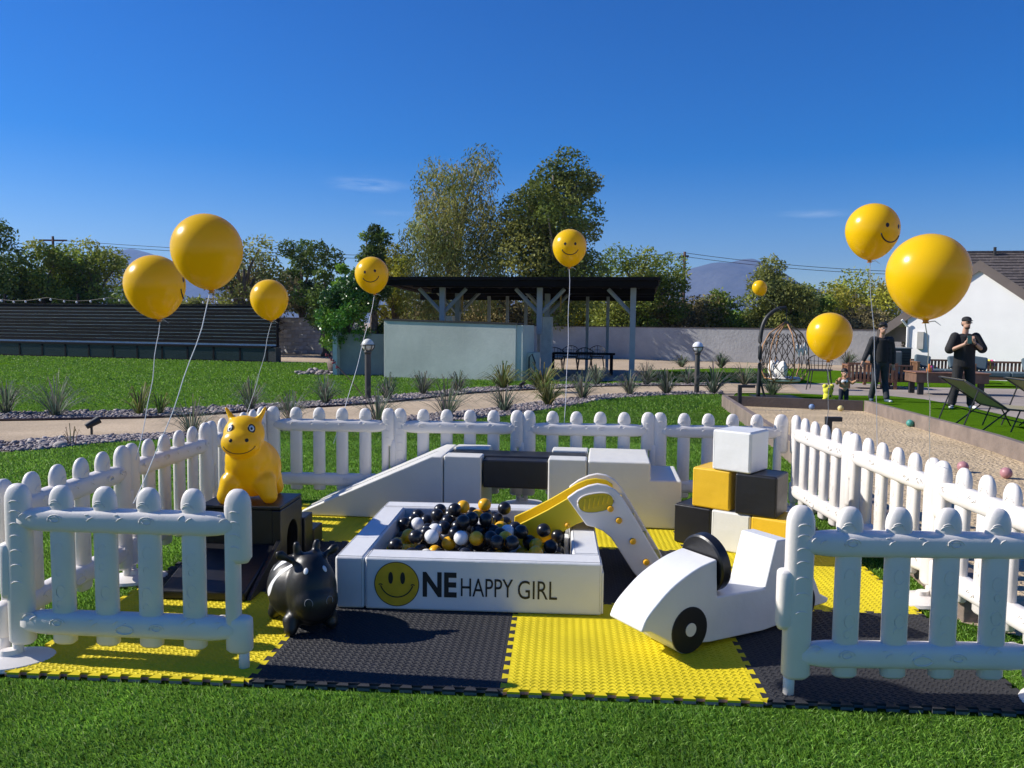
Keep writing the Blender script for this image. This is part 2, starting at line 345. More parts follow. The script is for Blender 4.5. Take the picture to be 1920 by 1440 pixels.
def blades(regions):
    VV, FF, TT, k = [], [], [], 0
    for (x0, x1, y0, y1, dens, ln, wd) in regions:
        n = int((x1 - x0) * (y1 - y0) * dens); P = np.c_[RNG.uniform(x0, x1, n), RNG.uniform(y0, y1, n)]
        P = P[np.abs(P[:, 0]) < P[:, 1] * .68 + .35]; P = P[~pip(P, bladepoly) & (pip(P, lawnpoly) | pip(P, farpoly))]; n = len(P)
        if not n: continue
        a = RNG.normal(3.9, 1.1, n); le = ln * RNG.uniform(.6, 1.25, n); lean = RNG.uniform(.45, .97, n) * le; hgt = np.sqrt(np.maximum(le ** 2 - lean ** 2, (le * .35) ** 2))
        d = np.c_[np.cos(a), np.sin(a)]; fa = RNG.uniform(0, 6.28, n); wv = np.c_[np.cos(fa), np.sin(fa)] * wd / 2 * RNG.uniform(.7, 1.3, (n, 1))
        z0 = np.array([T(y) for y in P[:, 1]]); B = np.c_[P, z0]; W = np.c_[wv, np.zeros(n)]
        mid = np.c_[P + d * lean[:, None] * .35, z0 + hgt * .62]; tip = np.c_[P + d * lean[:, None], z0 + hgt]
        X = np.stack([B - W, B + W, mid + W * .8, mid - W * .8, tip], 1)
        f = np.array([(0, 1, 2), (0, 2, 3), (3, 2, 4)])
        VV.append(X.reshape(-1, 3)); FF.append((f[None] + 5 * np.arange(n)[:, None, None] + k).reshape(-1, 3)); k += 5 * n
        b = np.array([(.25, .45, .055), (.19, .38, .045), (.29, .48, .085), (.15, .31, .045), (.36, .46, .18)])[RNG.choice(5, n, p=[.36, .3, .2, .11, .03])] * RNG.uniform(.75, 1.2, (n, 1))
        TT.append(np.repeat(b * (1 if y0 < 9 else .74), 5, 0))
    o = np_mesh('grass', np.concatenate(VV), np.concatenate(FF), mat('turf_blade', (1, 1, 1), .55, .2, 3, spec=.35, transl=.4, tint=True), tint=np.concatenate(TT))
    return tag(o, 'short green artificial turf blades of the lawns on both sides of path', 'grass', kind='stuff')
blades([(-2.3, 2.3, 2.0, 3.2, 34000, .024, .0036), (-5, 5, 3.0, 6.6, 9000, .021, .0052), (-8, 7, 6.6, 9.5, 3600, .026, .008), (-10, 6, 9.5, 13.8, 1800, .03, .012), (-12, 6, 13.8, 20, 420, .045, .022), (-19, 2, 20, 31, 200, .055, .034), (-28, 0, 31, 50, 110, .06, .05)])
# ================================================================ THE PLAY AREA
M_white = mat('white_vinyl', (.72, .72, .705), .40, .04, 4, .4, 5, .45)
M_cream = mat('cream_vinyl', (.71, .695, .635), .42, .04, 4, .4, 5, .45)
M_black = mat('black_vinyl', (.012, .012, .014), .38, .2, 6, .4, 5, .5)
M_yel = mat('yellow_vinyl', (.76, .46, .022), .40, .05, 5, .4, 5, .5)
M_plast = mat('white_plastic', (.745, .70, .65), .45, .04, 7, .04, 60, .5)
M_yplast = mat('yellow_plastic', (.84, .60, .014), .32, .04, 6, 0, 40, .5)
M_ink = mat('black_print', (.01, .01, .012), .5, .05)
M_gold = mat('yellow_print', (.70, .42, .015), .45, .12, 14)

# ---- interlocking foam tiles, each one to be lifted away
def tile_mat(name, col, under):
    m = mat(name, col, .72, .13, 3.5, .15, 300, .3); t = m.node_tree; n = t.nodes; l = t.links.new
    b = n['Principled BSDF']; src = b.inputs['Base Color'].links[0].from_socket
    co = n.new('ShaderNodeTexCoord'); sx = n.new('ShaderNodeSeparateXYZ'); l(co.outputs['Object'], sx.inputs[0])
    lt = n.new('ShaderNodeMath'); lt.operation = 'LESS_THAN'; lt.inputs[1].default_value = .011; l(sx.outputs[2], lt.inputs[0])
    mx = n.new('ShaderNodeMixRGB'); mx.inputs[2].default_value = (*under, 1); l(lt.outputs[0], mx.inputs[0]); l(src, mx.inputs[1]); l(mx.outputs[0], b.inputs['Base Color']); return m
M_ty = tile_mat('foam_yellow', (.66, .53, .010), (.42, .30, .27)); M_tb = tile_mat('foam_black', (.030, .030, .033), (.16, .16, .16))
TH = .02
def tile_mesh(name, m):
    h, nT, gap = .012, 12, .0006; p = TS / nT
    e = []
    for k in range(nT):
        for s, o in ((.30, -h), (.20, h), (.80, h), (.70, -h)): e.append(((k + s) * p, o))
    out = [(0, 0)] + [(s, -o + gap) for s, o in e] + [(TS, 0)] + [(TS - o - gap, s) for s, o in e] + [(TS, TS)] + [(s, TS - o - gap) for s, o in e[::-1]] + [(0, TS)] + [(-o + gap, s) for s, o in e[::-1]]
    bm = bmesh.new(); top = [bm.verts.new((x, y, TH)) for x, y in out]; bot = [bm.verts.new((x, y, 0)) for x, y in out]; k = len(out)
    bm.faces.new(top); bm.faces.new(bot[::-1])
    for i in range(k): bm.faces.new((bot[i], bot[(i + 1) % k], top[(i + 1) % k], top[i]))
    me = bpy.data.meshes.new(name); bm.to_mesh(me); bm.free()
    V = [tuple(v.co) for v in me.vertices]; Fc = [tuple(q.vertices) for q in me.polygons]
    # woven tread: short ridges leaning left and right in alternate columns
    cw, ph = .0165, .0280
    for i in range(int((TS - .03) / cw)):
        for j in range(int((TS - .03) / ph)):
            cx, cy = .02 + (i + .5) * cw, .018 + (j + .5 * (i % 2) + .25) * ph; a = R(40) if i % 2 else R(-40)
            d = Vector((math.cos(a), math.sin(a))); q = Vector((-d.y, d.x)); L2, W2, hh = .0112, .0052, .0020; b = len(V)
            for s, w_, z in ((-1, -1, 0), (1, -1, 0), (1, 1, 0), (-1, 1, 0)): V.append((cx + d.x * L2 * s + q.x * W2 * w_, cy + d.y * L2 * s + q.y * W2 * w_, TH + .0001))
            for s, w_ in ((-.8, -.45), (.8, -.45), (.8, .45), (-.8, .45)): V.append((cx + d.x * L2 * s + q.x * W2 * w_, cy + d.y * L2 * s + q.y * W2 * w_, TH + hh))
            Fc += [(b, b + 1, b + 5, b + 4), (b + 1, b + 2, b + 6, b + 5), (b + 2, b + 3, b + 7, b + 6), (b + 3, b, b + 4, b + 7), (b + 4, b + 5, b + 6, b + 7)]
    me2 = bpy.data.meshes.new(name); me2.from_pydata(V, [], Fc); me2.update(); me2.materials.append(m); return me2
tm = (tile_mesh('foam_tile_yellow', M_ty), tile_mesh('foam_tile_black', M_tb))
rows = ('front row', 'middle row', 'back row'); cols = ('far left column', 'column left of centre', 'column right of centre', 'far right column')
for j in range(3):
    for i in range(4):
        b = (i + j) % 2; o = link(bpy.data.objects.new('foam_tile', tm[b])); p = mp_(i * TS, j * TS)
        o.location = (p.x, p.y, .002); o.rotation_euler = (0, 0, MAT_R)
        tag(o, '%s interlocking foam mat tile, %s, %s' % (('yellow', 'black')[b], rows[j], cols[i]), 'foam tile', 'interlocking foam tiles under the play set')

# ---- picket fence panels
def ell(w, t, n=16, ex=2.6):
    out = []
    for k in range(n):
        a = 2 * math.pi * k / n; c, s = math.cos(a), math.sin(a)
        out.append((w / 2 * math.copysign(abs(c) ** (2 / ex), c), t / 2 * math.copysign(abs(s) ** (2 / ex), s)))
    return out
def upright(mb, xc, z0, z1, w, t, dome=.074, neck=True, foot=.01):
    rings = []; zs = [(z0, .75), (z0 + foot, 1)]
    if neck: zs += [(.53, 1), (.63, 1.0), (.650, .99), (z1 - dome - .002, 1.04)]
    else: zs += [(z1 - dome - .02, 1)]
    top = zs[-1][1]
    for k in range(1, 7):
        a = math.pi / 2 * k / 6.05; zs.append((z1 - dome + dome * math.sin(a), top * max(math.cos(a) ** .8, .03)))
    for z, s in zs: rings.append([(xc + x * s, y * (s if z > z1 - dome or z < z0 + foot else 1), z) for x, y in ell(w, t)])
    mb.loft(rings)
def arc(mb, surf, cx, cz, rx, rz, a0, a1, r=.0021, n=9):
    pts = []
    for k in range(n):
        a = R(a0 + (a1 - a0) * k / (n - 1)); x, z = cx + rx * math.cos(a), cz + rz * math.sin(a); y = surf(x, z)
        if y is None: continue
        pts.append((x, y, z))
    if len(pts) > 2: mb.tube(pts, [r * .5] + [r] * (len(pts) - 2) + [r * .5], 5)
def side_surf(xc, w, t, sgn):
    def f(x, z):
        q = abs(x - xc) / (w / 2)
        return None if q > .93 else sgn * (t / 2 * (1 - q ** 2.6) ** (1 / 2.6) + .0002)
    return f
def rail_surf(zc, h, t, sgn):
    def f(x, z):
        q = abs(z - zc) / (h / 2)
        return None if q > .95 else sgn * (t / 2 * (1 - q ** 3.0) ** (1 / 3.0) + .0002)
    return f
def build_panel():
    rnd = random.Random(3)
    root = thing('picket_fence', 'x', 'picket fence')
    for k in range(1, 5):
        xc = .045 + .182 * k; mb = MB(); upright(mb, xc, .092, .742, .094, .052)
        for sg in (-1, 1):
            s = side_surf(xc, .094, .052, sg)
            for zc, r_ in ((.655, .022), (.669, .016)): arc(mb, s, xc - .012, zc, r_ * 1.2, r_, 15, 165, .0023)
            for q in range(4): arc(mb, s, xc + rnd.uniform(-.01, .01), .26 + q * .07 + rnd.uniform(-.02, .02), .012 + .008 * (q % 2), .016 + .012 * (q % 2), rnd.choice((0, 30)), rnd.choice((200, 330)), .0011)
        mb.build('picket', M_plast, root, True)
    for zc, nm in ((.178, 'lower'), (.602, 'upper')):
        mb = MB(); h, t = .096, .084; rings = []
        for i in range(25):
            x = .05 + .90 * i / 24; wv = (.76, .82, .94)[min(i, 24 - i)] if min(i, 24 - i) < 3 else 1.0; rings.append([(x, a * wv, zc + b * wv) for b, a in ell(h, t, 18, 3.0)])
        mb.loft(rings)
        for sg in (-1, 1):
            s = rail_surf(zc, h * 1.0, t * 1.015, sg)
            for k in range(7):
                cx = .10 + .13 * k + rnd.uniform(-.02, .02); cz = zc + rnd.uniform(.0, .022)
                if k % 3 == 1:
                    for q in (1, 2): arc(mb, s, cx, cz, .012 * q + .006, .007 * q + .004, 0, 360 if q == 1 else 210, .0022)
                else: arc(mb, s, cx, cz, .03, .022, rnd.choice((20, 110)), rnd.choice((80, 170)), .0023); arc(mb, s, cx + .03, cz - .01, .03, .022, 100, 165, .0023)
            if nm == 'lower': arc(mb, s, .50, zc - .008, .036, .018, 0, 360, .003, 17)
        mb.build('rail', M_plast, root, True)
    # right end: upper and lower blocks with a slim shank between; left end: full post with a middle tab
    mb = MB(); upright(mb, .955, .45, .745, .105, .066, neck=False, foot=.02); upright(mb, .955, .085, .235, .105, .066, .02, False, .012)
    upright(mb, .932, .10, .70, .058, .062, .03, False); mb.tube([(.972, 0, .0), (.972, 0, .12)], .021, 12)
    s = side_surf(.955, .105, .066, -1)
    for z in (.64, .60, .55, .50): arc(mb, s, .95, z, .025, .02, 20, 130, .0023)
    mb.build('post', M_plast, root, True)
    mb = MB(); upright(mb, .045, .085, .745, .105, .066, neck=False, foot=.015); upright(mb, -.005, .275, .505, .06, .06, .02, False, .02); mb.tube([(.022, 0, 0), (.022, 0, .12)], .021, 12)
    s = side_surf(.045, .105, .066, -1)
    for z in (.66, .62, .57, .52, .46, .40, .33): arc(mb, s, .05, z, .028, .02, 30, 150, .0023)
    mb.build('post', M_plast, root, True)
    return root
panel0 = build_panel(); used = [False]
def panel(loc, rz, label):
    grp = 'white picket fence panels around the play area'
    if not used[0]:
        used[0] = True; panel0.location = loc; panel0.rotation_euler = (0, 0, rz); panel0['label'] = label; panel0['group'] = grp; return panel0
    return copy_tree(panel0, loc, rz, label, grp)
FB = Vector((-1.909, 6.205, .0)); bth = R(-2.93); bu = Vector((math.cos(bth), math.sin(bth), 0)); FC = FB + bu * 4
lth = R(-3.14); lu = Vector((math.sin(lth), -math.cos(lth), 0)); rth = R(.8); ru = Vector((math.sin(rth), -math.cos(rth), 0))
def ang(v): return math.atan2(v.y, v.x)
def onmat(p): return (p.x, p.y, 0.0)
for k, t_ in enumerate(('behind the white foam ramp', 'behind the black beam of the foam climber', 'behind the white foam steps', 'in the corner behind the stacked cubes')):
    panel(onmat(FB + bu * k), bth, 'white plastic picket fence panel in back row, %s' % t_)
for k, t_ in enumerate(('nearest the back corner', 'middle of the three', 'nearest the camera')):
    panel(onmat(FB + lu * k + Vector((-.03, 0, 0))), ang(lu), 'white plastic picket fence panel on left side, %s' % t_)
    panel(onmat(FC + ru * (k + 1) + Vector((.05, 0, 0))), ang(-ru), 'white plastic picket fence panel on right side by bocce court, %s' % t_)
FL0 = Vector((-2.03, 3.175, 0)); FL1 = Vector((-1.055, 3.105, 0))
panel(onmat(FL0), ang(FL1 - FL0), 'white plastic picket fence panel at front left of the entrance gap')
FR0 = Vector((1.035, 2.925, 0)); panel(onmat(FR0), R(-.5), 'white plastic picket fence panel at front right of the entrance gap')
# oval feet under the joints
ft = MB(); ft.lathe([(.001, 0), (.135, 0), (.148, .008), (.14, .022), (.09, .032), (.035, .04), (.03, .06), (.001, .06)], 28); f0 = ft.build('ground_weight', M_plast, None, True, auto=40)
first = True
for p, t_ in ((FB, 'back left fence corner'), (FB + bu * 1, 'back fence joint behind the ramp'), (FB + bu * 2, 'middle back fence joint'), (FB + bu * 3, 'back fence joint behind the steps'), (FC, 'back right fence corner'),
              (FB + lu * 1, 'rear joint of left fence'), (FB + lu * 2, 'front joint of left fence'), (FC + ru * 1, 'rear joint of right fence'), (FC + ru * 2, 'front joint of right fence'),
              (FL0 + Vector((.0, -.02, 0)), 'front left fence corner'), (FC + ru * 3 + Vector((-.06, -.1, 0)), 'front right fence corner')):
    o = f0 if first else link(f0.copy()); first = False
    inside = pip(np.array([[p.x, p.y]]), matpoly)[0]
    o.location = (p.x, p.y, .024 if inside else .004); o.scale = (1.15, .8, 1); o.rotation_euler = (0, 0, .4)
    tag(o, 'white plastic oval foot under the %s' % t_, 'fence foot', 'fence feet')

# ---- ball pit
GZ = .0245                                                   # top of the foam tiles
M_seam = mat('seam_thread', (.42, .42, .41), .8, .2, 30)
def seams(o, x0, x1, y0, y1, z1, ins=.012, m=None):
    i = ins; pts = [(x0 + i, y0 + i, z1), (x1 - i, y0 + i, z1), (x1 - i, y1 - i, z1), (x0 + i, y1 - i, z1), (x0 + i, y0 + i, z1)]
    b = MB(); [b.tube([pts[k], pts[k + 1]], .0016, 5) for k in range(4)]
    for (a_, c_) in ((x0 + .001, y0 + i), (x1 - .001, y0 + i), (x0 + i, y0 + .0005), (x1 - i, y0 + .0005)): b.tube([(a_, c_, .02), (a_, c_, z1 - i)], .0014, 5)
    return b.build('seam', m or M_seam, o)
def fbox(name, x0, x1, y0, y1, z0, z1, m, parent, bev=.014):
    o = MB().box(x0, x1, y0, y1, z0, z1).build(name, m, parent, bevel=bev, seg=3)
    if name.endswith('wall'): seams(o, x0, x1, y0, y1, z1)
    return o
pit = thing('ball_pit', 'white padded foam ball pit printed with a smiley and lettering', 'ball pit', (-.845, 3.775, GZ), R(-3.1))
PW, PD, PT, PH = 1.285, 1.20, .14, .255
fbox('front_wall', .145, PW, -.006, PT, 0, PH, M_white, pit); fbox('side_wall', 0, .143, -.002, PD - PT - .002, 0, PH, M_white, pit)
fbox('side_wall', PW - PT, PW - .003, PT + .002, PD - PT - .002, 0, PH, M_white, pit); fbox('back_wall', .002, PW, PD - PT, PD, 0, PH, M_white, pit)
fbox('floor_pad', .144, PW - PT - .001, PT + .001, PD - PT - .001, 0, .115, M_white, pit, .01)
MB().box(PW - .002, PW + .006, -.004, .07, .01, PH - .045).build('seam_flap', M_white, pit, bevel=.003)
fy = -.0068
def flat_disc(mb, cx, cz, rx, rz, y, n=40, y1=None):
    ring = [(cx + rx * math.cos(2 * math.pi * k / n), cz + rz * math.sin(2 * math.pi * k / n)) for k in range(n)]
    mb.prism(ring, y, y + .0012)
def flat_ring(mb, cx, cz, r, wd, y, a0=0, a1=360, n=48):
    rings = []
    for k in range(n + 1):
        a = R(a0 + (a1 - a0) * k / n); c, s = math.cos(a), math.sin(a)
        rings.append([(cx + (r - wd) * c, y, cz + (r - wd) * s), (cx + r * c, y, cz + r * s), (cx + r * c, y + .001, cz + r * s), (cx + (r - wd) * c, y + .001, cz + (r - wd) * s)])
    mb.loft(rings)
sx, sz = .302, .128; d = MB(); flat_disc(d, sx, sz, .107, .107, fy - .001); sm = d.build('smiley_print', M_gold, pit)
d = MB(); flat_ring(d, sx, sz, .109, .0035, fy - .0016); flat_disc(d, sx - .029, sz + .03, .0115, .029, fy - .0024); flat_disc(d, sx + .029, sz + .03, .0115, .029, fy - .0024)
flat_ring(d, sx, sz + .018, .084, .0055, fy - .0024, 198, 342); flat_ring(d, sx - .078, sz - .012, .014, .005, fy - .0026, 40, 140, 10); flat_ring(d, sx + .078, sz - .012, .014, .005, fy - .0026, 40, 140, 10)
d.build('smiley_lines', M_ink, sm)
def text(body, x0, x1, z0, z1, y, parent, name, off=0., space=1.):
    cu = bpy.data.curves.new('t', 'FONT'); cu.body = body; cu.offset = off; cu.space_character = space; cu.resolution_u = 4; cu.extrude = .0
    to = bpy.data.objects.new('t', cu); COL.objects.link(to); bpy.context.view_layer.update()
    me = bpy.data.meshes.new_from_object(to.evaluated_get(bpy.context.evaluated_depsgraph_get())); bpy.data.objects.remove(to)
    xs = [v.co.x for v in me.vertices]; ys_ = [v.co.y for v in me.vertices]; a, b = min(xs), max(xs); c, e_ = min(ys_), max(ys_)
    for v in me.vertices: v.co = ((x0 + (v.co.x - a) / (b - a) * (x1 - x0)), y, z0 + (v.co.y - c) / (e_ - c) * (z1 - z0))
    me.name = name; return finish(me, name, M_ink, parent)
text('NE', .428, .592, .07, .192, fy - .0012, pit, 'lettering', .035, 1.02)
text('HAPPY', .612, .862, .078, .166, fy - .0012, pit, 'lettering', .0); text('GIRL', .885, 1.072, .072, .162, fy - .0012, pit, 'lettering', .0)

# ---- toddler slide dipping into the pit
slide = thing('toddler_slide', 'white and yellow plastic toddler slide dipping into the ball pit', 'slide', (.30, 4.30, GZ), R(-6))
prof = [(0.005, .435), (.06, .477), (.12, .507), (.17, .519), (.22, .512), (.27, .486), (.31, .44), (.38, .33), (.47, .18), (.545, .06), (.57, .0), (.405, .0), (.37, .04), (.305, .14), (.25, .222), (.205, .258), (.16, .276), (.115, .285)]
for yy in (0, .30):
    s_ = MB(); s_.prism([(x, z) for x, z in prof][::-1], yy, yy + .028); pl = s_.build('side_panel', M_plast, slide, bevel=.008, seg=3, auto=40)
    if yy == 0:
        gx, gz = .163, .418; rm = Matrix.Translation((gx, 0, gz)) @ Matrix.Rotation(R(-10), 4, 'Y')
        gm = MB(); ring = [(.098 * math.copysign(abs(math.cos(a)) ** .8, math.cos(a)), (.05 if math.sin(a) > 0 else .058) * math.copysign(abs(math.sin(a)) ** .8, math.sin(a))) for a in [2 * math.pi * k / 28 for k in range(28)]]
        gm.prism(ring, -.003, .004, M=rm); gp_o = gm.build('grip_recess', mat('grip_yellow', (.62, .44, .01), .35, .05), pl, bevel=.002)
        rb = MB(); 
        for k in range(6): rb.tube([(-.07 + .026 * k, -.004, -.034 + .004 * k), (-.055 + .026 * k, -.004, .026)], .005, 6, M=rm)
        rb.build('grip_ribs', M_yplast, gp_o, True); rr = MB(); rr.tube([tuple(rm @ Vector((x, -.004, z))) for x, z in ring + ring[:1]], .004, 6); rr.build('grip_rim', M_plast, pl, True)
        for bx_, bz in ((.243, .385), (.29, .322), (.367, .21), (.442, .098)):
            bo = MB(); bo.lathe([(.001, 0), (.018, 0), (.018, .008), (.013, .018), (.001, .02)], 14, M=Matrix.Translation((bx_, 0, bz)) @ Matrix.Rotation(R(90), 4, 'X')); bo.build('bolt_cap', mat('orange_cap', (.80, .40, .01), .4), pl, True, auto=40)
ch = MB(); cp = [(-.31, .150), (-.22, .195), (-.10, .262), (.0, .325), (.06, .362), (.11, .383), (.16, .392), (.22, .385), (.26, .36)]
sec = [(.0, .075), (.0, .0), (.3, .0), (.3, .075), (.318, .08), (.322, .07), (.322, -.022), (-.022 + .028, -.022), (-.0, -.022)]
def chute_ring(x, z): return [(x, .014 + (y if y < .3 else y - .014), z + q) for y, q in ((0, .1), (.018, .1), (.024, .012), (.270, .012), (.276, .1), (.294, .1), (.294, -.075), (0, -.075))]
ch.loft([chute_ring(x, z) for x, z in cp]); chute = ch.build('chute', M_yplast, slide, bevel=.005, seg=2, auto=50)
if 0: sk = MB(); sk.prism([(-.30, .10), (-.10, .215), (.02, .30), (.13, .40), (.13, .295), (.02, .28), (-.06, .23), (-.16, .165), (-.26, .09)][::-1], .004, .016)
bo = MB(); bo.lathe([(.001, 0), (.013, 0), (.013, .004), (.001, .006)], 14, M=Matrix.Translation((.012, .004, .283)) @ Matrix.Rotation(R(90), 4, 'X')); bo.build('bolt_cap', MATS['orange_cap'], slide, True)
for k in range(4):
    x, z = .50 - .072 * k, .075 + .105 * k; st = MB(); st.box(x - .045, x + .03, .03, .298, z - .012, z + .012); st.build('step', M_yplast, slide, bevel=.005)

# ---- balls
BR_ = .0378; bmesh_ball = {}
for nm, c in (('black', (.014, .014, .016)), ('yellow', (.80, .42, .012)), ('white', (.78, .78, .77))):
    b = MB(); b.ball((0, 0, 0), BR_, 20, 14); o = b.build('tmp', mat('ball_' + nm, c, .28, .04, 20, spec=.5), None, True); bmesh_ball[nm] = o.data; bpy.data.objects.remove(o)
rb_ = random.Random(12); pm = RZ(R(-3.1), (-.845, 3.775, GZ)); sl_inv = RZ(R(-6), (.30, 4.30, GZ)).inverted()
def chute_hit(p):
    q = sl_inv @ p
    if not (-.045 < q.y < .36) or q.x < -.36: return False
    zz = np.interp(q.x, [c[0] for c in cp], [c[1] for c in cp]) if q.x > -.31 else .13
    return q.z > zz - .075 and q.z < zz + .16
placed = []; x0, x1, y0, y1 = .145 + BR_ + .003, PW - PT - BR_ - .003, PT + BR_ + .003, PD - PT - BR_ - .003
for layer in range(5):
    z = .115 + BR_ + layer * .0595; sp = .0775; ny = int((y1 - y0) / (sp * .866)) + 1
    for j in range(ny):
        off = (.5 if (j + layer) % 2 else 0) * sp; nx = int((x1 - x0 - off) / sp) + 1
        for i in range(nx):
            x, y = x0 + off + i * sp, y0 + (j + (layer % 2) * .33) * sp * .866
            if y > y1: continue
            mnd = math.sin(min(max((x - x0) / (x1 - x0), 0), 1) * math.pi) * math.sin(min(max((y - y0) / (y1 - y0), 0), 1) * math.pi)
            top = .16 + .15 * mnd ** .6 + rb_.uniform(-.055, .03)
            if layer >= 1 and z > top + .04: continue
            P_ = pm @ Vector((x + rb_.uniform(-.004, .004), y + rb_.uniform(-.004, .004), z + rb_.uniform(-.002, .004) + .002))
            if chute_hit(P_) or any((P_ - q).length < BR_ * 1.93 for q in placed[-400:]): continue
            placed.append(P_)
placed.sort(key=lambda p: -p.z)
for P_ in placed[:298]:
    nm = rb_.choices(('black', 'yellow', 'white'), (.66, .18, .16))[0]
    o = link(bpy.data.objects.new('pit_ball', bmesh_ball[nm])); o.location = P_; o.rotation_euler = (rb_.random() * 6, rb_.random() * 6, 0)
    tag(o, '%s plastic ball in the heap filling the white ball pit' % nm, 'ball', '%s balls in the ball pit' % nm)

# ---- white foam climber behind the pit: ramp, cradle blocks, black beam, steps
CL = (-1.50, 5.63, GZ); CR = R(-6.6)
def climb(name, label, cat, x): return thing(name, label, cat, RZ(CR, CL) @ Vector((x, 0, 0)), CR)
o = climb('foam_ramp', 'white foam wedge ramp rising toward the black beam', 'foam ramp', 0)
w_ = MB(); w_.prism([(0, 0), (1.03, 0), (1.03, .455), (.95, .455), (.0, .03)][::-1][::-1], 0, .56); w_.build('wedge', M_cream, o, bevel=.014, seg=3)
hd = MB(); hd.prism([(.0, .034), (.95, .459), (.95, .449), (.0, .024)], .2, .215); hd.build('top_seam', M_cream, o)
for x0_, t_ in ((1.036, 'nearer the ramp'), (1.765, 'next to the steps')):
    wdt = .265
    o = climb('foam_cradle', 'white notched foam block holding one end of black beam, %s' % t_, 'foam block', x0_)
    c_ = MB(); zb = .225; c_.prism([(0, 0), (.55, 0), (.55, .46), (.402, .46), (.402, zb), (.148, zb), (.148, .46), (0, .46)], 0, wdt, M=Matrix(((0, 1, 0, 0), (1, 0, 0, 0), (0, 0, 1, 0), (0, 0, 0, 1)))); c_.build('block', M_cream, o, bevel=.012, seg=3)
o = climb('foam_beam', 'black foam beam lying across the two notched white blocks', 'foam beam', 1.04); MB().box(0, .985, .152, .398, .2255, .445).build('beam', M_black, o, bevel=.012, seg=3)
MB().box(.27, .72, .020, .150, .24, .435).build('front_panel', M_black, o, bevel=.01, seg=3)
o = climb('foam_steps', 'white two-level foam steps at the right end of climber', 'foam steps', 2.036)
s_ = MB(); s_.prism([(0, 0), (.635, 0), (.635, .335), (.425, .335), (.425, .455), (0, .455)], 0, .58); s_.build('block', M_cream, o, bevel=.014, seg=3)

# ---- stacked cubes
ca = R(-39); cu_d = Vector((math.cos(ca), math.sin(ca), 0)); C0 = Vector((1.045, 5.03, GZ)); cs = .25
def cube(name, label, p, a, m):
    o = MB().box(0, cs, 0, cs, 0, cs - .002).build(name, m, None, bevel=.013, seg=3); o.location = p; o.rotation_euler = (0, 0, a); seams(o, 0, cs, 0, cs, cs - .002, .012, M_seam if m in (M_white, M_cream) else m); return tag(o, label, 'foam cube', 'stacked foam cubes')
cube('foam_cube', 'black foam cube, bottom left of the stacked cube pyramid', C0, ca, M_black)
cube('foam_cube', 'white foam cube in the middle of the pyramid bottom row', C0 + cu_d * (cs + .004), ca, M_cream)
cube('foam_cube', 'yellow foam cube at the right end of the pyramid bottom row', C0 + cu_d * (2 * cs + .008), ca, M_yel)
cube('foam_cube', 'yellow foam cube on the second level, left', C0 + cu_d * .12 + Vector((.0, 0, cs)), ca + R(1), M_yel)
cube('foam_cube', 'black foam cube on the second level, right', C0 + cu_d * (.12 + cs + .012) + Vector((.01, -.03, cs)), ca + R(5), M_black)
cube('foam_cube', 'white foam cube on top of the stacked pyramid', C0 + cu_d * .235 + Vector((.01, -.01, 2 * cs)), ca + R(-3), M_white)

# ---- foam car
car = thing('foam_car', 'white foam ride-on car with black wheels and black round steering pad', 'foam car', (.76, 3.285, GZ), math.atan2(.512, .859))
CW = .215
hood = smooth_line([Vector(p) for p in ((-.262, .165), (-.235, .215), (-.184, .262), (-.107, .318), (-.021, .360), (.061, .388), (.152, .405))], 3)
hood = [(p.x, p.y - GZ) for p in hood]
pr_ = [(-.215, .128), (-.255, .135)] + hood + [(.160, .215), (.455, .202), (.52, .415), (.60, .412), (.68, .345), (.75, .265), (.80, .18), (.835, .115), (.90, .082), (.885, .062), (.79, .06), (.70, .025), (.45, .008), (.12, .02), (-.08, .05)]
MB().prism(pr_, 0, CW).build('body', M_white, car, bevel=.009, seg=3, auto=38)
for wx, wr in ((.0, .1), (.70, .095)):
    wh = MB(); wh.lathe([(wr, .004), (wr, CW - .004)], 30, M=Matrix.Translation((wx, CW, wr - .004)) @ Matrix.Rotation(R(90), 4, 'X')); wo_ = wh.build('wheel_roll', M_white, car, True, auto=40)
    for yy, sg in ((-.004, -1), (CW - .004, 1)):
        dk = MB(); dk.lathe([(.001, 0), (wr - .002, 0), (wr, .004), (wr - .002, .008), (.001, .008)], 36, M=Matrix.Translation((wx, yy + .008, wr - .002)) @ Matrix.Rotation(R(90), 4, 'X')); w1 = dk.build('wheel', M_black, car, True, auto=30)
        hb = MB(); hb.lathe([(.001, 0), (.029, 0), (.029, .0105), (.001, .0105)], 24, M=Matrix.Translation((wx + .004, yy + (.0075 if sg < 0 else .0105), wr)) @ Matrix.Rotation(R(90), 4, 'X')); hb.build('hub', M_cream, w1, True, auto=40)
dk = MB(); dk.lathe([(.001, 0), (.122, 0), (.130, .006), (.130, .05), (.122, .056), (.001, .056)], 44, M=Matrix.Translation((.190, CW / 2, .335)) @ Matrix.Rotation(R(83), 4, 'Y') @ Matrix.Translation((0, 0, -.028)))
dk.build('steering_pad', M_black, car, True, auto=30)

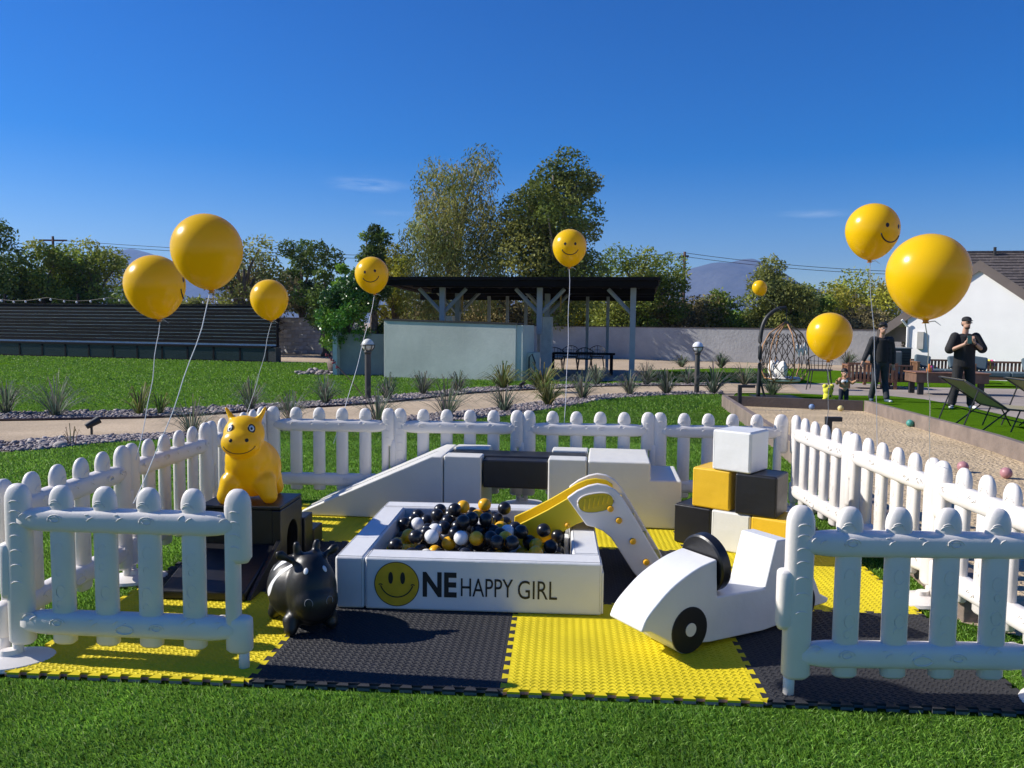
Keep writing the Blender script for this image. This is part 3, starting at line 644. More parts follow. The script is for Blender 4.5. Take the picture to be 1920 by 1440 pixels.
# ---- black foam tunnel block with ramp and steps
blk = thing('foam_tunnel_block', 'black foam tunnel block with arched opening, front ramp and rear steps', 'foam block', (-1.74, 3.87, GZ), R(-3.5))
BW = .46
rp_ = MB(); rp_.prism([(0, 0), (.44, 0), (.44, .165), (.0, .045)], 0, BW - .025, M=Matrix(((0, 1, 0, .0), (1, 0, 0, 0), (0, 0, 1, 0), (0, 0, 0, 1)))); rp_.build('ramp', M_black, blk, bevel=.01)
for xx in (BW - .022,):
    wd_ = MB(); wd_.prism([(0.01, 0), (.44, 0), (.44, .175), (.44, .19), (.02, .02)], xx, xx + .022, M=Matrix(((0, 1, 0, 0), (1, 0, 0, 0), (0, 0, 1, 0), (0, 0, 0, 1)))); wd_.build('ramp_cheek', M_black, blk, bevel=.004)
arch = [(.10, 0)] + [(.19 - .09 * math.cos(a), .155 + .10 * math.sin(a)) for a in [math.pi * k / 14 for k in range(15)]] + [(.28, 0)]
wall_prof = [(0, 0)] + arch + [(.36, 0), (.36, .35), (0, .35)]
for xx in (0, BW - .05):
    tb = MB(); tb.prism([(y + .445, z) for y, z in wall_prof], xx, xx + .05, M=Matrix(((0, 1, 0, 0), (1, 0, 0, 0), (0, 0, 1, 0), (0, 0, 0, 1)))); tb.build('arched_wall', M_black, blk, bevel=.006)
MB().box(0.001, BW - .001, .447, .803, .352, .372).build('top_pad', M_black, blk, bevel=.006); MB().box(.05, BW - .05, .447, .50, 0, .35).build('front_wall', M_black, blk)
fbox('step', .04, BW + .015, .81, .96, 0, .225, M_black, blk, .008); fbox('step', .04, BW + .02, .963, 1.14, 0, .115, M_black, blk, .008)

# ---- bouncy animals
def surf_pt(o, origin, direction, out=.0):
    dg = bpy.context.evaluated_depsgraph_get(); e = o.evaluated_get(dg); ok, loc, nor, _ = e.ray_cast(Vector(origin), Vector(direction).normalized())
    return (loc + nor * out, nor) if ok else (None, None)
def decal(o, path, r, name, m, parent):
    pts = []
    for og, dr in path:
        p, n_ = surf_pt(o, og, dr, .0005)
        if p is not None: pts.append(p)
    if len(pts) < 2: return
    return MB().tube(pts, r, 6).build(name, m, parent, True)
def patch(o, path, wid, side, name, m, parent):
    V, n_ = [], 5
    side = Vector(side)
    for (og, dr), w_ in zip(path, wid):
        row = []
        for k in range(n_):
            p, nn = surf_pt(o, Vector(og) + side * w_ * (k - 2) / 2, dr, .0012)
            if p is None: return
            row.append(tuple(p))
        V.append(row)
    b = MB(); b.loft(V, closed=False, caps=False); return b.build(name, m, parent, True)
def spot(o, og, dr, rx, rz, name, m, parent, th=.004, out=.0):
    p, n_ = surf_pt(o, og, dr, out)
    if p is None: return None
    q = n_.to_track_quat('Z', 'Y').to_matrix(); return MB().ball(p, (rx, rz, th), 18, 8, rot=q).build(name, m, parent, True)
M_rub = mat('black_rubber', (.012, .012, .012), .42, .2, 8, .05, 40); M_rub_y = mat('yellow_rubber', (.93, .60, .006), .30, .06, 8, .04, 14, .5, transl=.3); M_pw = mat('white_print', (.75, .76, .78), .45, .05)
cow = thing('bouncy_cow', 'black inflatable hopper cow with white patches beside the ball pit', 'hopper toy', (-.93, 3.55, GZ), R(30)); cow.scale = (.92, .94, .97)
b = MB(); b.ball((-.01, .08, .165), (.155, .18, .155), 24, 16); b.ball((.012, -.07, .185), (.122, .115, .165), 22, 16); b.ball((.014, -.12, .15), (.112, .085, .10), 18, 12); b.ball((.012, -.06, .295), (.085, .08, .07), 18, 12)
for s in (-1, 1):
    b.cap((s * .09, -.08, .06), (s * .10, -.10, .030), .045, .034); b.cap((s * .095, .15, .06), (s * .11, .17, .030), .05, .036)
    b.cap((s * .042, -.03, .335), (s * .05, -.03, .395), .021, .020); b.cap((s * .07, -.035, .325), (s * .115, -.045, .352), .014, .018); b.ball((s * .128, -.047, .36), (.036, .016, .026), 12, 8, rot=Matrix.Rotation(-s * R(32), 3, 'Y'))
b.ball((-.03, .27, .075), .045); b.cap((-.03, .2, .1), (-.03, .27, .075), .02)
body = blob(b, 'body', M_rub, cow, .010, 5); bpy.context.view_layer.update()
for s in (-1, 1):
    spot(body, (s * .045 + .01, -.6, .30), (0, 1, 0), .011, .016, 'eye', M_pw, cow); 
    decal(body, [((s * .05 + .012 + .017 * math.cos(R(a)), -.6, .165 + .02 * math.sin(R(a))), (0, 1, 0)) for a in range(-30, 215, 15)], .0016, 'nostril', mat('grey_line', (.25, .25, .26), .5), cow)
patch(body, [((-.8, .02 + .05 * t_, .255 - .11 * t_), (1, 0, 0)) for t_ in np.linspace(-.5, 1, 12)], [.004, .010, .012, .011, .010, .010, .012, .015, .019, .021, .018, .006], (0, 1, 0), 'patch', M_pw, cow)
patch(body, [((-.06 + .09 * t_, .06 - .03 * t_, .8), (0, 0, -1)) for t_ in np.linspace(-.8, .8, 9)], [.005, .013, .018, .02, .02, .018, .015, .010, .004], (0, 1, 0), 'patch', M_pw, cow)
patch(body, [((-.8, .16 + .03 * t_, .22 - .10 * t_), (1, 0, 0)) for t_ in np.linspace(-.5, .8, 9)], [.005, .012, .014, .012, .012, .014, .016, .012, .005], (0, 1, 0), 'patch', M_pw, cow)
hz = thing('bouncy_horse', 'yellow inflatable hopper animal with smiling face standing on black block', 'hopper toy', (-1.475, 4.46, GZ + .372), R(8))
b = MB(); b.ball((0.01, .05, .175), (.155, .175, .165), 24, 16); b.ball((0, -.03, .235), (.130, .12, .14), 20, 14); b.ball((-.015, -.075, .385), (.112, .10, .105), 20, 14); b.ball((-.022, -.13, .345), (.108, .085, .085), 18, 12)
for s in (-1, 1):
    b.cap((s * .085, -.06, .11), (s * .118, -.085, .040), .070, .048); b.cap((s * .09, .14, .10), (s * .115, .16, .040), .068, .048)
    b.cap((s * .065 - .01, -.05, .455), (s * .105 - .01, -.045, .525), .022, .011)
b.ball((.09, .24, .10), .04); b.cap((.06, .18, .13), (.09, .24, .10), .03)
body = blob(b, 'body', M_rub_y, hz, .010, 5); bpy.context.view_layer.update()
for s in (-1, 1):
    spot(body, (s * .056 - .017, -.6, .425), (0, 1, 0), .021, .026, 'eye_rim', M_ink, hz, .005); spot(body, (s * .056 - .017, -.6, .425), (0, 1, 0), .017, .021, 'eye_white', M_pw, hz, .0065); spot(body, (s * .055 - .017, -.6, .424), (0, 1, 0), .009, .012, 'pupil', M_ink, hz, .0085)
    spot(body, (s * .042 - .02, -.6, .368), (0, 1, 0), .010, .0105, 'nostril', M_ink, hz, .005)
decal(body, [((-.022 + .088 * math.sin(R(a)), -.6, .352 - .058 * math.cos(R(a)) + .0), (0, 1, 0)) for a in range(-72, 73, 8)], .0024, 'smile', M_ink, hz)

# ---- balloons
M_bal = mat('balloon_latex', (.93, .60, .006), .24, .03, 3, 0, 40, .4, transl=.28); M_rib = mat('ribbon', (.72, .72, .74), .4, .05); M_knot = mat('balloon_knot', (.75, .27, .01), .35)
def bal_prof(D):
    r = D / 2; pr = [(.008, -1.23 * r), (.012, -1.20 * r)]
    for k in range(1, 25):
        a = -math.pi / 2 + math.pi * k / 24.0; z = r * math.sin(a); q = r * math.cos(a)
        if z < 0: z *= 1.20; q *= (1 - .13 * math.sin(-a) ** 2)
        pr.append((q, z))
    return pr
def balloon(px, py, D, Yd, anchor, label, face=None, tilt=0., sag=.1):
    c = at(px, py, Yd); o = thing('balloon', label, 'balloon', c, 0, 'yellow helium balloons'); r = D / 2
    q = Matrix.Rotation(tilt, 4, 'Y'); b = MB(); b.lathe(bal_prof(D), 36, M=q); b.build('envelope', M_bal, o, True)
    k = MB(); k.lathe([(.004, -1.28 * r), (.014, -1.29 * r), (.009, -1.24 * r), (.012, -1.205 * r), (.002, -1.19 * r)], 10, M=q); k.build('knot', M_knot, o, True)
    if face is not None:
        fm = Matrix.Rotation(face, 4, 'Z')
        def sp(a, e, k=1.003):
            rr = r * k; z = rr * math.sin(e); h_ = rr * math.cos(e)
            if z < 0: z *= 1.20; h_ *= (1 - .13 * math.sin(e) ** 2)
            return q @ (fm @ Vector((h_ * math.sin(a), -h_ * math.cos(a), z)))
        for s in (-1, 1):
            e_ = MB(); ring = [sp(s * .30 + .072 * math.cos(t_), .06 + .085 * math.sin(t_), 1.004) for t_ in [2 * math.pi * j / 16 for j in range(16)]]
            e_.add([tuple(p) for p in ring] + [tuple(sp(s * .30, .06, 1.006))], [(j, (j + 1) % 16, 16) for j in range(16)]); e_.build('eye', M_ink, o)
        sm_ = MB(); sm_.tube([sp(.52 * math.sin(t_), -.12 - .36 * math.cos(t_), 1.0) for t_ in np.linspace(-1.3, 1.3, 19)], .0038 * D / .29, 6); sm_.build('smile', M_ink, o, True)
    s0 = q @ Vector((0, 0, -1.26 * r)); a = Vector(anchor) - Vector(c); pts = []
    for t_ in np.linspace(0, 1, 14): pts.append(s0.lerp(a, t_) + Vector((sag * .35, 0, -sag)) * (t_ * (1 - t_)) * 1.1 + Vector((.006 * math.sin(t_ * 17 + px), 0, 0)) * (1 - t_))
    rb = MB(); rings = [[(p.x - .0022, p.y, p.z), (p.x, p.y - .001, p.z), (p.x + .0022, p.y, p.z), (p.x, p.y + .001, p.z)] for p in pts]; rb.loft(rings); rb.build('ribbon', M_rib, o)
    tl = MB(); tl.tube([s0, s0 + Vector((.03, -.01, .005)), s0 + Vector((.055, -.01, -.012))], [.002, .002, .001], 5); tl.build('ribbon_tail', M_rib, o)
jl = FB + lu * 2
balloon(290, 533, .312, 4.32, (jl.x + .02, jl.y, .66), 'yellow smiley balloon turned away, tied to the left fence', R(108), R(-6))
balloon(388, 466, .28, 3.28, at(250, 944, 3.14), 'largest yellow balloon on the left, tied to front fence panel', None, R(-5))
balloon(505, 559, .28, 6.05, at(460, 782, 6.15), 'plain yellow balloon over the back left fence corner', None, R(-4))
balloon(697, 513, .275, 6.6, at(625, 832, 6.12), 'yellow smiley balloon over the leafy bush, facing the camera', R(4), R(-8))
balloon(1068, 462, .275, 6.5, at(1057, 806, 6.05), 'yellow smiley balloon in front of the tall trees', R(-2), 0)
balloon(1555, 627, .285, 5.25, at(1549, 806, 5.55), 'plain yellow balloon low above the toddler', None, 0)
balloon(1636, 430, .285, 4.5, (FC.x + ru.x * 1.35 + .05, FC.y + ru.y * 1.35, .62), 'yellow smiley balloon facing right, high above right fence', R(24), R(3))
balloon(1740, 512, .30, 3.1, at(1742, 868, 3.98), 'biggest yellow balloon in front of the white house', None, 0)
balloon(1424, 539, .28, 15.5, at(1466, 583, 15.55), 'small distant yellow balloon tied to the hanging chair stand', None, R(-25), .0)
# ================================================================ BEYOND THE FENCE
M_dark = mat('dark_stain', (.009, .008, .009), .8, .2, 3, .15, 40, spec=.15); M_gap_light = mat('painted_gap_light', (.78, .78, .78), .6, .1); M_mosaic = ground_mat('dark_mosaic', (.006, .012, .014), (.05, .075, .075), 40, .4, 120, .3)
M_grey = mat('grey_paint', (.30, .34, .37), .55, .08, 3, .1, 30); M_tealw = ground_mat('teal_stucco', (.52, .55, .49), (.59, .61, .54), 5, .12, 16, .9, dist=.04, big=.5)
M_wallg = ground_mat('grey_stucco', (.34, .34, .34), (.41, .41, .41), 2, .3, 7, .9, dist=.06, big=.3); M_block = mat('block', (.46, .46, .46), .9, .1, 4, .3, 40, obj=True); M_mortar = mat('mortar', (.36, .36, .36), .95, .1)
M_metal = mat('dark_metal', (.02, .02, .021), .5, .1)
# slatted screen with planters
sa = gp(-330, 657); sb = gp(517, 679); sd_ = (sb - sa); sd_.z = 0; SLn = sd_.length; srz = ang(sd_); SH = 2.42
scr = thing('slatted_screen', 'long dark horizontal-board screen with low mosaic planters at its foot', 'screen', (sa.x, sa.y, T(sa.y)), srz)
MB().box(0, SLn, .10, .14, 0, SH - .02).build('gap_light_sheet', M_gap_light, scr)  # added sheet; its pale colour paints the light showing between the boards
bh = .155; nb = 11; z0_ = .76; rs = random.Random(2)
for k in range(nb):
    z = z0_ + k * (bh - .004); x = -rs.uniform(0, 2.0)
    while x < SLn:
        ln = rs.choice((2.44, 3.0, 3.66)); a, b = max(x, 0), min(x + ln - .006, SLn)
        if b - a > .05: MB().box(a, b, .07, .098, z, z + bh - rs.choice((.030, .030, .022))).build('board', M_dark, scr)
        x += ln
MB().box(-.02, SLn + .02, .05, .16, SH - .01, SH + .03).build('cap_board', M_dark, scr); MB().box(SLn + .003, SLn + .05, .03, .2, 0, SH).build('end_post', M_dark, scr)
for k in range(int(SLn / 1.31) + 1):
    x = SLn - .25 - k * 1.31
    if x < 1.2: break
    MB().box(x - 1.22, x, -.32, -.305, .06, .60).build('mosaic_panel', M_mosaic, scr); MB().box(x + .002, x + .085, -.335, -.29, 0, .64).build('planter_post', M_dark, scr)
MB().box(.0, SLn, -.36, .06, .60, .68).build('planter_ledge', M_dark, scr); MB().box(.0, SLn, -.34, -.28, 0, .058).build('planter_kerb', M_dark, scr); MB().box(SLn - .22, SLn + .22, -.33, .06, 0, .62).build('planter_end', mat('dark_stone', (.06, .058, .056), .8, .3, 20, .4, 30), scr)
sl = thing('string_lights', 'string of small white globe lights sagging along the dark screen', 'string lights', (sa.x, sa.y + .5, T(sa.y)), srz)
wr_ = []; rs = random.Random(8)
for row, zz in ((0, SH + .32), (1, SH + .12)):
    pts = []
    for i in range(int(SLn / .25)):
        x = i * .25; z = zz - .16 * abs(math.sin(x * .9 + row)) + (.25 - .5 * x / SLn) * row * .0 - .02 * x * row; pts.append((x, .2 * row, z))
        if i % 3 == 0 and x > 3: MB().ball((x + rs.uniform(-.08, .08), .2 * row, z - .06), (.045, .045, .055), 8, 6).build('bulb', mat('white_bulb', (.8, .8, .78), .3), sl, True)
    MB().tube(pts, .008, 4).build('wire', M_metal, sl)
for x in (SLn * .42, SLn * .585, SLn * .74): MB().box(x, x + .09, .3, .39, 0, SH + .5).build('post', M_dark, sl)

# far walls: block wall on the left, rendered wall on the right
def wall_thing(name, label, pa, pb, h, th, m):
    a, b = gp(*pa), gp(*pb); d = b - a; d.z = 0; o = thing(name, label, 'wall', (a.x, a.y, T(a.y)), ang(d)); return o, d.length
bw, ln = wall_thing('block_wall', 'pale grey concrete block wall beside the dark screen', (505, 661), (640, 666), 1.9, .2, M_block); ln += 1.0
MB().box(0, ln, .004, .2, 0, 1.9).build('core', M_mortar, bw)
hh = 1.9 / 9; bl = MB().box(0, .55, -.012, .01, 0, hh - .012).build('block', M_block, bw, bevel=.004); blm = bl.data; bl.location = (0, 0, .006); n_ = 1
for r_ in range(9):
    x = -(.28 if r_ % 2 else 0)
    while x < ln - .3:
        if not (r_ == 0 and x == 0) and x > -.01:
            o = link(bpy.data.objects.new('block', blm), bw); o.location = (x, 0, r_ * hh + .006); m_ = o.modifiers.new('bevel', 'BEVEL'); m_.width = .004
        x += .562
MB().box(-.02, ln, -.03, .22, 1.9, 1.95).build('cap', M_block, bw)
gw, ln = wall_thing('garden_wall', 'long grey rendered garden wall behind pergola and patio', (880, 664.5), (1688, 688), 1.6, .2, M_wallg)
MB().box(-4, ln, 0, .2, 0, 1.62).build('render', M_wallg, gw); MB().box(-4, ln + .03, -.03, .23, 1.621, 1.66).build('coping', mat('dark_coping', (.06, .05, .048), .8), gw)

# stucco counter wall in front of the pergola
sw0 = gp(720, 708); srot = R(-17)
st_ = thing('stucco_counter', 'pale teal stucco counter wall with dark stone top in front of pergola', 'counter', (sw0.x, sw0.y, T(sw0.y) - .02), srot); SWL = 4.32
MB().prism([(0, 0), (SWL, 0), (SWL, 1.72), (0, 1.81)], 0, .28).build('wall', M_tealw, st_, bevel=.012); 
MB().prism([(-.03, 1.812), (SWL + .04, 1.722), (SWL + .04, 1.775), (-.03, 1.865)], -.03, .75).build('counter_top', mat('dark_tile', (.03, .027, .025), .6, .3, 30, .3, 30), st_)
MB().box(SWL + .003, SWL + .20, .03, 1.3, 0, 1.71).build('end_wall', M_tealw, st_); MB().box(SWL + .202, SWL + .42, .5, 1.2, 0, .88).build('low_wall', M_tealw, st_)
MB().tube([(SWL + .33, .3, .1), (SWL + .33, .3, .75), (SWL + .42, .3, .85), (SWL + .52, .3, .6), (SWL + .48, .3, .2), (SWL + .40, .3, .05)], .022, 6).build('hose', M_metal, st_)
sv = thing('return_wall', 'shaded grey stucco wall end behind the leafy bush', 'wall', gp(632, 704), R(-5)); MB().box(-.12, 2.3, .35, .6, -.1, 1.35).build('wall', M_wallg, sv); MB().box(-.14, .0, .0, .34, -.1, 1.40).build('wall_end', mat('pale_stucco', (.55, .57, .56), .9), sv)

# pergola
pg0 = gp(1184, 713); PGZ = T(pg0.y); prz = R(-9)
pg = thing('pergola', 'dark-roofed timber pergola with grey posts and diagonal braces', 'pergola', (pg0.x, pg0.y, PGZ), prz)
zt = at(1190, 540, pg0.y).z - PGZ; s1 = .0
def ppost(x, y, w_, z1, name='post', z0=0): MB().box(x - w_ / 2, x + w_ / 2, y - w_ / 2, y + w_ / 2, z0, z1).build(name, M_grey, pg, bevel=.008)
XS = (0, -2.93, -6.1); 
for x in XS:
    ppost(x, 0, .175, zt, z0=0 if x == 0 else 1.4); ppost(x - .02, 2.3, .175, zt - .1)
for x in (-.95, -1.7, -3.5, -4.0, -4.7, -5.4): ppost(x, 4.4, .11, zt - .12)
def brace(x, y, s): MB().tube([(x + s * .06, y, zt - .78), (x + s * .78, y, zt - .04)], .062, 4).build('brace', M_grey, pg)
for y in (0, 2.3):
    brace(0, y, -1)
    for x in XS[1:]: brace(x, y, -1); brace(x, y, 1)
MB().box(-8.3, .74, -.75, -.69, zt + .02, zt + .27).build('fascia', M_dark, pg); MB().box(-8.3, .74, 5.2, 5.26, zt - .25, zt).build('fascia', M_dark, pg)
MB().box(-7.05, .7, -.12, .12, zt - .0, zt + .16).build('beam', M_dark, pg); MB().box(-7.05, .7, 2.2, 2.4, zt - .1, zt + .1).build('beam', M_dark, pg); MB().box(-7.05, .7, 4.3, 4.5, zt - .12, zt + .06).build('beam', M_dark, pg)
rf = MB(); rf.prism([(-.9, zt + .20), (5.35, zt + .05), (5.35, zt + .11), (-.9, zt + .29)], -8.35, .80, M=Matrix(((0, 1, 0, 0), (1, 0, 0, 0), (0, 0, 1, 0), (0, 0, 0, 1)))); rf.build('roof', M_dark, pg)
for k in range(15): x = -8.1 + .59 * k; MB().tube([(x, -.68, zt + .17), (x, 5.2, zt + .01)], .06, 4).build('rafter', M_dark, pg)
for x in (-6.1, -2.65): MB().box(x - .45, x - .08, 1.7, 2.14, 0, 1.98).build('pier', mat('pier_white', (.6, .6, .58), .8), pg, bevel=.01)
for x in (-5.95, -2.5, -.12): MB().box(x, x + .05, 2.12, 2.18, zt - .75, zt - .15).build('brass_bracket', mat('brass', (.45, .30, .08), .4), pg)

# dining set under the pergola
dt0 = gp(1090, 702); dt = thing('dining_table', 'long dark outdoor dining table under the pergola', 'table', (dt0.x, dt0.y, T(dt0.y)), R(-8)); TL = 2.3
MB().box(-TL / 2, TL / 2, -.45, .45, .70, .75).build('table_top', M_dark, dt, bevel=.006)
for sx_ in (-1, 1):
    for sy in (-1, 1): MB().box(sx_ * (TL / 2 - .12) - .05, sx_ * (TL / 2 - .12) + .05, sy * .38 - .05, sy * .38 + .05, 0, .70).build('leg', M_dark, dt)
def wire_chair(name, loc, rz, label, grp):
    c = thing(name, label, 'chair', loc, rz, grp)
    se = MB(); se.prism([(-.24, .43), (.24, .43), (.25, .46), (-.25, .46)], -.24, .24); se.build('seat', M_metal, c, bevel=.01)
    bk = MB()
    for k in range(9):
        a = R(-80 + 20 * k); x, y = .27 * math.sin(a), .27 * math.cos(a); bk.tube([(x * .85, y * .85, .45), (x, y, .62), (x * 1.05, y * 1.08, .80 - .14 * abs(math.sin(a)) ** 2)], .008, 5)
    for zz in (.56, .66): bk.tube([(.27 * math.sin(R(a)), .27 * math.cos(R(a)), zz) for a in range(-85, 86, 10)], .007, 5)
    bk.tube([(.285 * math.sin(R(a)), .29 * math.cos(R(a)), .80 - .14 * math.sin(R(a)) ** 2) for a in range(-88, 89, 8)], .013, 6); bk.build('backrest', M_metal, c, True)
    for sx_ in (-1, 1):
        for sy in (-1, 1): MB().tube([(sx_ * .19, sy * .18, .44), (sx_ * .25, sy * .25, 0)], [.016, .011], 6).build('leg', M_metal, c)
    c.scale = (1.12, 1.12, 1.15); return c
for k, (px, side, t_) in enumerate(((1040, -1, 'nearest the counter'), (1070, 1, 'second from the counter'), (1095, -1, 'third from the counter'), (1120, 1, 'farthest from the counter'))):
    p = gp(px, 699 if side < 0 else 694); wire_chair('dining_chair', (p.x, p.y - .3 if side < 0 else p.y + .2, T(p.y)), R(180 if side < 0 else 0) + R(-8), 'black woven outdoor chair at the long dining table, %s' % t_, 'chairs at the dining table')

# globe path lamps
def lamp(px, py, h, r, label, warm):
    p = gp(px, py); o = thing('path_lamp', label, 'lamp', (p.x, p.y, T(p.y)), 0, 'globe path lamps')
    MB().tube([(0, 0, 0), (0, 0, h - 2 * r - .05)], .062, 14).build('pole', mat('bronze', (.075, .066, .06), .5, .1), o, True, auto=40)
    MB().ball((0, 0, h - r), r, 24, 16).build('globe', mat('globe_' + warm, (.74, .72, .62) if warm == 'cream' else (.8, .8, .84), .25, .02), o, True)
    cg = MB(); cg.tube([((r + .012) * math.cos(a), (r + .012) * math.sin(a), h - r) for a in [2 * math.pi * k / 24 for k in range(25)]], .012, 6)
    for k in range(6):
        a = k * math.pi / 3 + .3; cg.tube([((r + .012) * math.cos(e) * math.cos(a), (r + .012) * math.cos(e) * math.sin(a), h - r + (r + .012) * math.sin(e)) for e in np.linspace(-1.25, 0, 7)], .01, 5)
    cg.lathe([(.065, h - 2 * r - .06), (.08, h - 2 * r), (.05, h - 2 * r + .03)], 16); cg.build('cage', MATS['bronze'], o, True)
lamp(690, 748, 1.22, .125, 'globe path lamp with cream glass near the leafy bush', 'cream'); lamp(1306, 737, 1.23, .125, 'globe path lamp with white glass right of pergola', 'white')

# ---- vegetation
def leaves(P, size, aspect, droop, n_up=.0):
    n = len(P); d = RNG.normal(0, 1, (n, 3)); d[:, 2] = d[:, 2] * (1 - droop) - droop * 1.6; d /= np.linalg.norm(d, axis=1)[:, None]
    s = np.cross(d, RNG.normal(0, 1, (n, 3))); s /= np.linalg.norm(s, axis=1)[:, None] + 1e-9
    L_ = (size * RNG.uniform(.6, 1.3, n))[:, None]; W = L_ * aspect
    X = np.stack([P, P + d * L_ * .5 + s * W * .5, P + d * L_, P + d * L_ * .5 - s * W * .5], 1)
    return X.reshape(-1, 3), np.arange(4 * n).reshape(n, 4)
PAL = {'tall': [(.062, .080, .026), (.085, .095, .034), (.048, .062, .022), (.10, .10, .04)], 'dark': [(.040, .062, .018), (.058, .085, .026), (.032, .048, .016)], 'olive': [(.085, .095, .035), (.11, .115, .045), (.065, .075, .03)], 'euc': [(.095, .105, .045), (.12, .118, .05), (.07, .085, .036), (.14, .125, .055)],
       'yellow': [(.16, .155, .03), (.12, .13, .028), (.19, .165, .04)], 'green': [(.085, .110, .026), (.11, .13, .034), (.062, .085, .02), (.13, .135, .04)], 'brown': [(.095, .078, .055), (.12, .095, .07), (.065, .055, .04)], 'gloss': [(.030, .075, .018), (.05, .11, .025), (.02, .05, .014), (.09, .15, .03)], 'lime': [(.10, .16, .03), (.075, .13, .025)]}
M_leaf = mat('foliage', (1, 1, 1), .6, .25, .8, transl=.35, tint=True, spec=.3); M_leafg = mat('foliage_gloss', (1, 1, 1), .35, .2, 2, transl=.15, tint=True, spec=.5); M_bark = mat('bark', (.13, .10, .075), .9, .3, 6, .6, 20); M_barkp = mat('bark_pale', (.36, .31, .26), .9, .3, 3, .5, 12)
def tree(name, label, cat, base, wdt, hgt, pal, n, leaf, shape='round', droop=.15, dep=None, trunk=.3, clumps=26, group=None, m=None, bark=None, asp=.45, low=.25):
    """tapered trunk with limbs; crown of leaf clumps spread through the volume"""
    o = thing(name, label, cat, base, 0, group); dep = dep or wdt; rs = np.random.default_rng(sum(map(ord, label)) % 9973); C = []
    for k in range(clumps):
        for _ in range(40):
            u = rs.uniform(-1, 1, 3)
            if np.linalg.norm(u) > 1: continue
            if shape == 'weep' and abs(u[0]) > .55 + .45 * (-u[2] * .5 + .3): continue
            break
        f = 1 if shape != 'cone' else 1 - .6 * (u[2] + 1) / 2
        C.append((u[0] * wdt / 2 * .80 * f, u[1] * dep / 2 * .80 * f, hgt * (low + (1 - low) * (.5 + .46 * u[2])), wdt * rs.uniform(.10, .21)))
    C = np.array(C); r_ = C[:, 3]                                # stretch the clumps to the full outline
    hx_ = (np.abs(C[:, 0]) + r_ * .8).max(); C[:, 0] *= (wdt / 2) / hx_; zt2 = (C[:, 2] + r_ * .7).max(); C[:, 2] *= hgt / zt2; C = [tuple(c) for c in C]
    tr = MB(); top = hgt * .72; jit = [rs.uniform(-.03, .03) * wdt for _ in range(6)]
    tr.tube([(jit[i], jit[5 - i] * .5, top * i / 5) for i in range(6)], [trunk * (1 - .16 * i) for i in range(6)], 8)
    for c in C[:14]:
        z0 = min(c[2] * .55, top * .8); tr.tube([(0, 0, z0), (c[0] * .45, c[1] * .45, z0 + (c[2] - z0) * .62), (c[0] * .95, c[1] * .95, c[2])], [trunk * .42, trunk * .24, trunk * .08], 5)
    tr.build('trunk', bark or M_bark, o, True)
    pts, wts = [], np.array([c[3] ** 2 for c in C]); wts /= wts.sum(); col = []; pc = np.array(PAL[pal])
    for c, wq in zip(C, wts):
        k = max(int(n * wq), 8); v = rs.normal(0, 1, (k, 3)); v /= np.linalg.norm(v, axis=1)[:, None]; rr = rs.uniform(.35, 1.08, (k, 1)) ** .6
        p = v * rr * np.array([c[3], c[3] * dep / wdt if dep < wdt else c[3], c[3] * .85]) + c[:3]
        if shape == 'weep':
            hang = rs.random(k) < .65; p[hang, 2] -= rs.exponential(hgt * .08, hang.sum()); p[hang, 0] += rs.normal(0, .05, hang.sum())
        p[:, 2] = np.maximum(p[:, 2], .05 * hgt if low < .15 else hgt * .1); pts.append(p); col.append(np.tile(pc[rs.integers(0, len(pc))] * rs.uniform(1.7, 3.0), (k, 1)) * rs.uniform(.7, 1.3, (k, 1)))
    col = [c_ * np.array([1.0, 1.02, .6]) for c_ in col]; P = np.concatenate(pts); X, Fc = leaves(P, leaf, asp, droop); np_mesh('crown', X, Fc, m or M_leaf, o, tint=np.repeat(np.concatenate(col), 4, 0)); return o
def tree_px(name, label, x0, x1, yt, Y, pal, n, leaf, cat='tree', **k):
    a = at((x0 + x1) / 2, yt, Y); wd = (x1 - x0) / F * Y * 1.18; g_ = T(Y); return tree(name, label, cat, (a.x, Y, g_), wd, a.z - g_, pal, n, leaf, **k)
# tall trees behind the pergola
tree_px('weeping_tree', 'tall weeping grey-green tree left of the two tall trees behind pergola', 765, 950, 272, 44, 'euc', 26000, .26, shape='weep', droop=.75, clumps=60, trunk=.35, bark=M_barkp, asp=.24, low=.12, group='tall trees behind the pergola')
tree_px('broadleaf_tree', 'tall dense dark green tree right of the two tall trees behind pergola', 945, 1140, 285, 43, 'tall', 32000, .21, droop=.35, clumps=60, trunk=.35, bark=M_barkp, asp=.5, low=.12, group='tall trees behind the pergola')
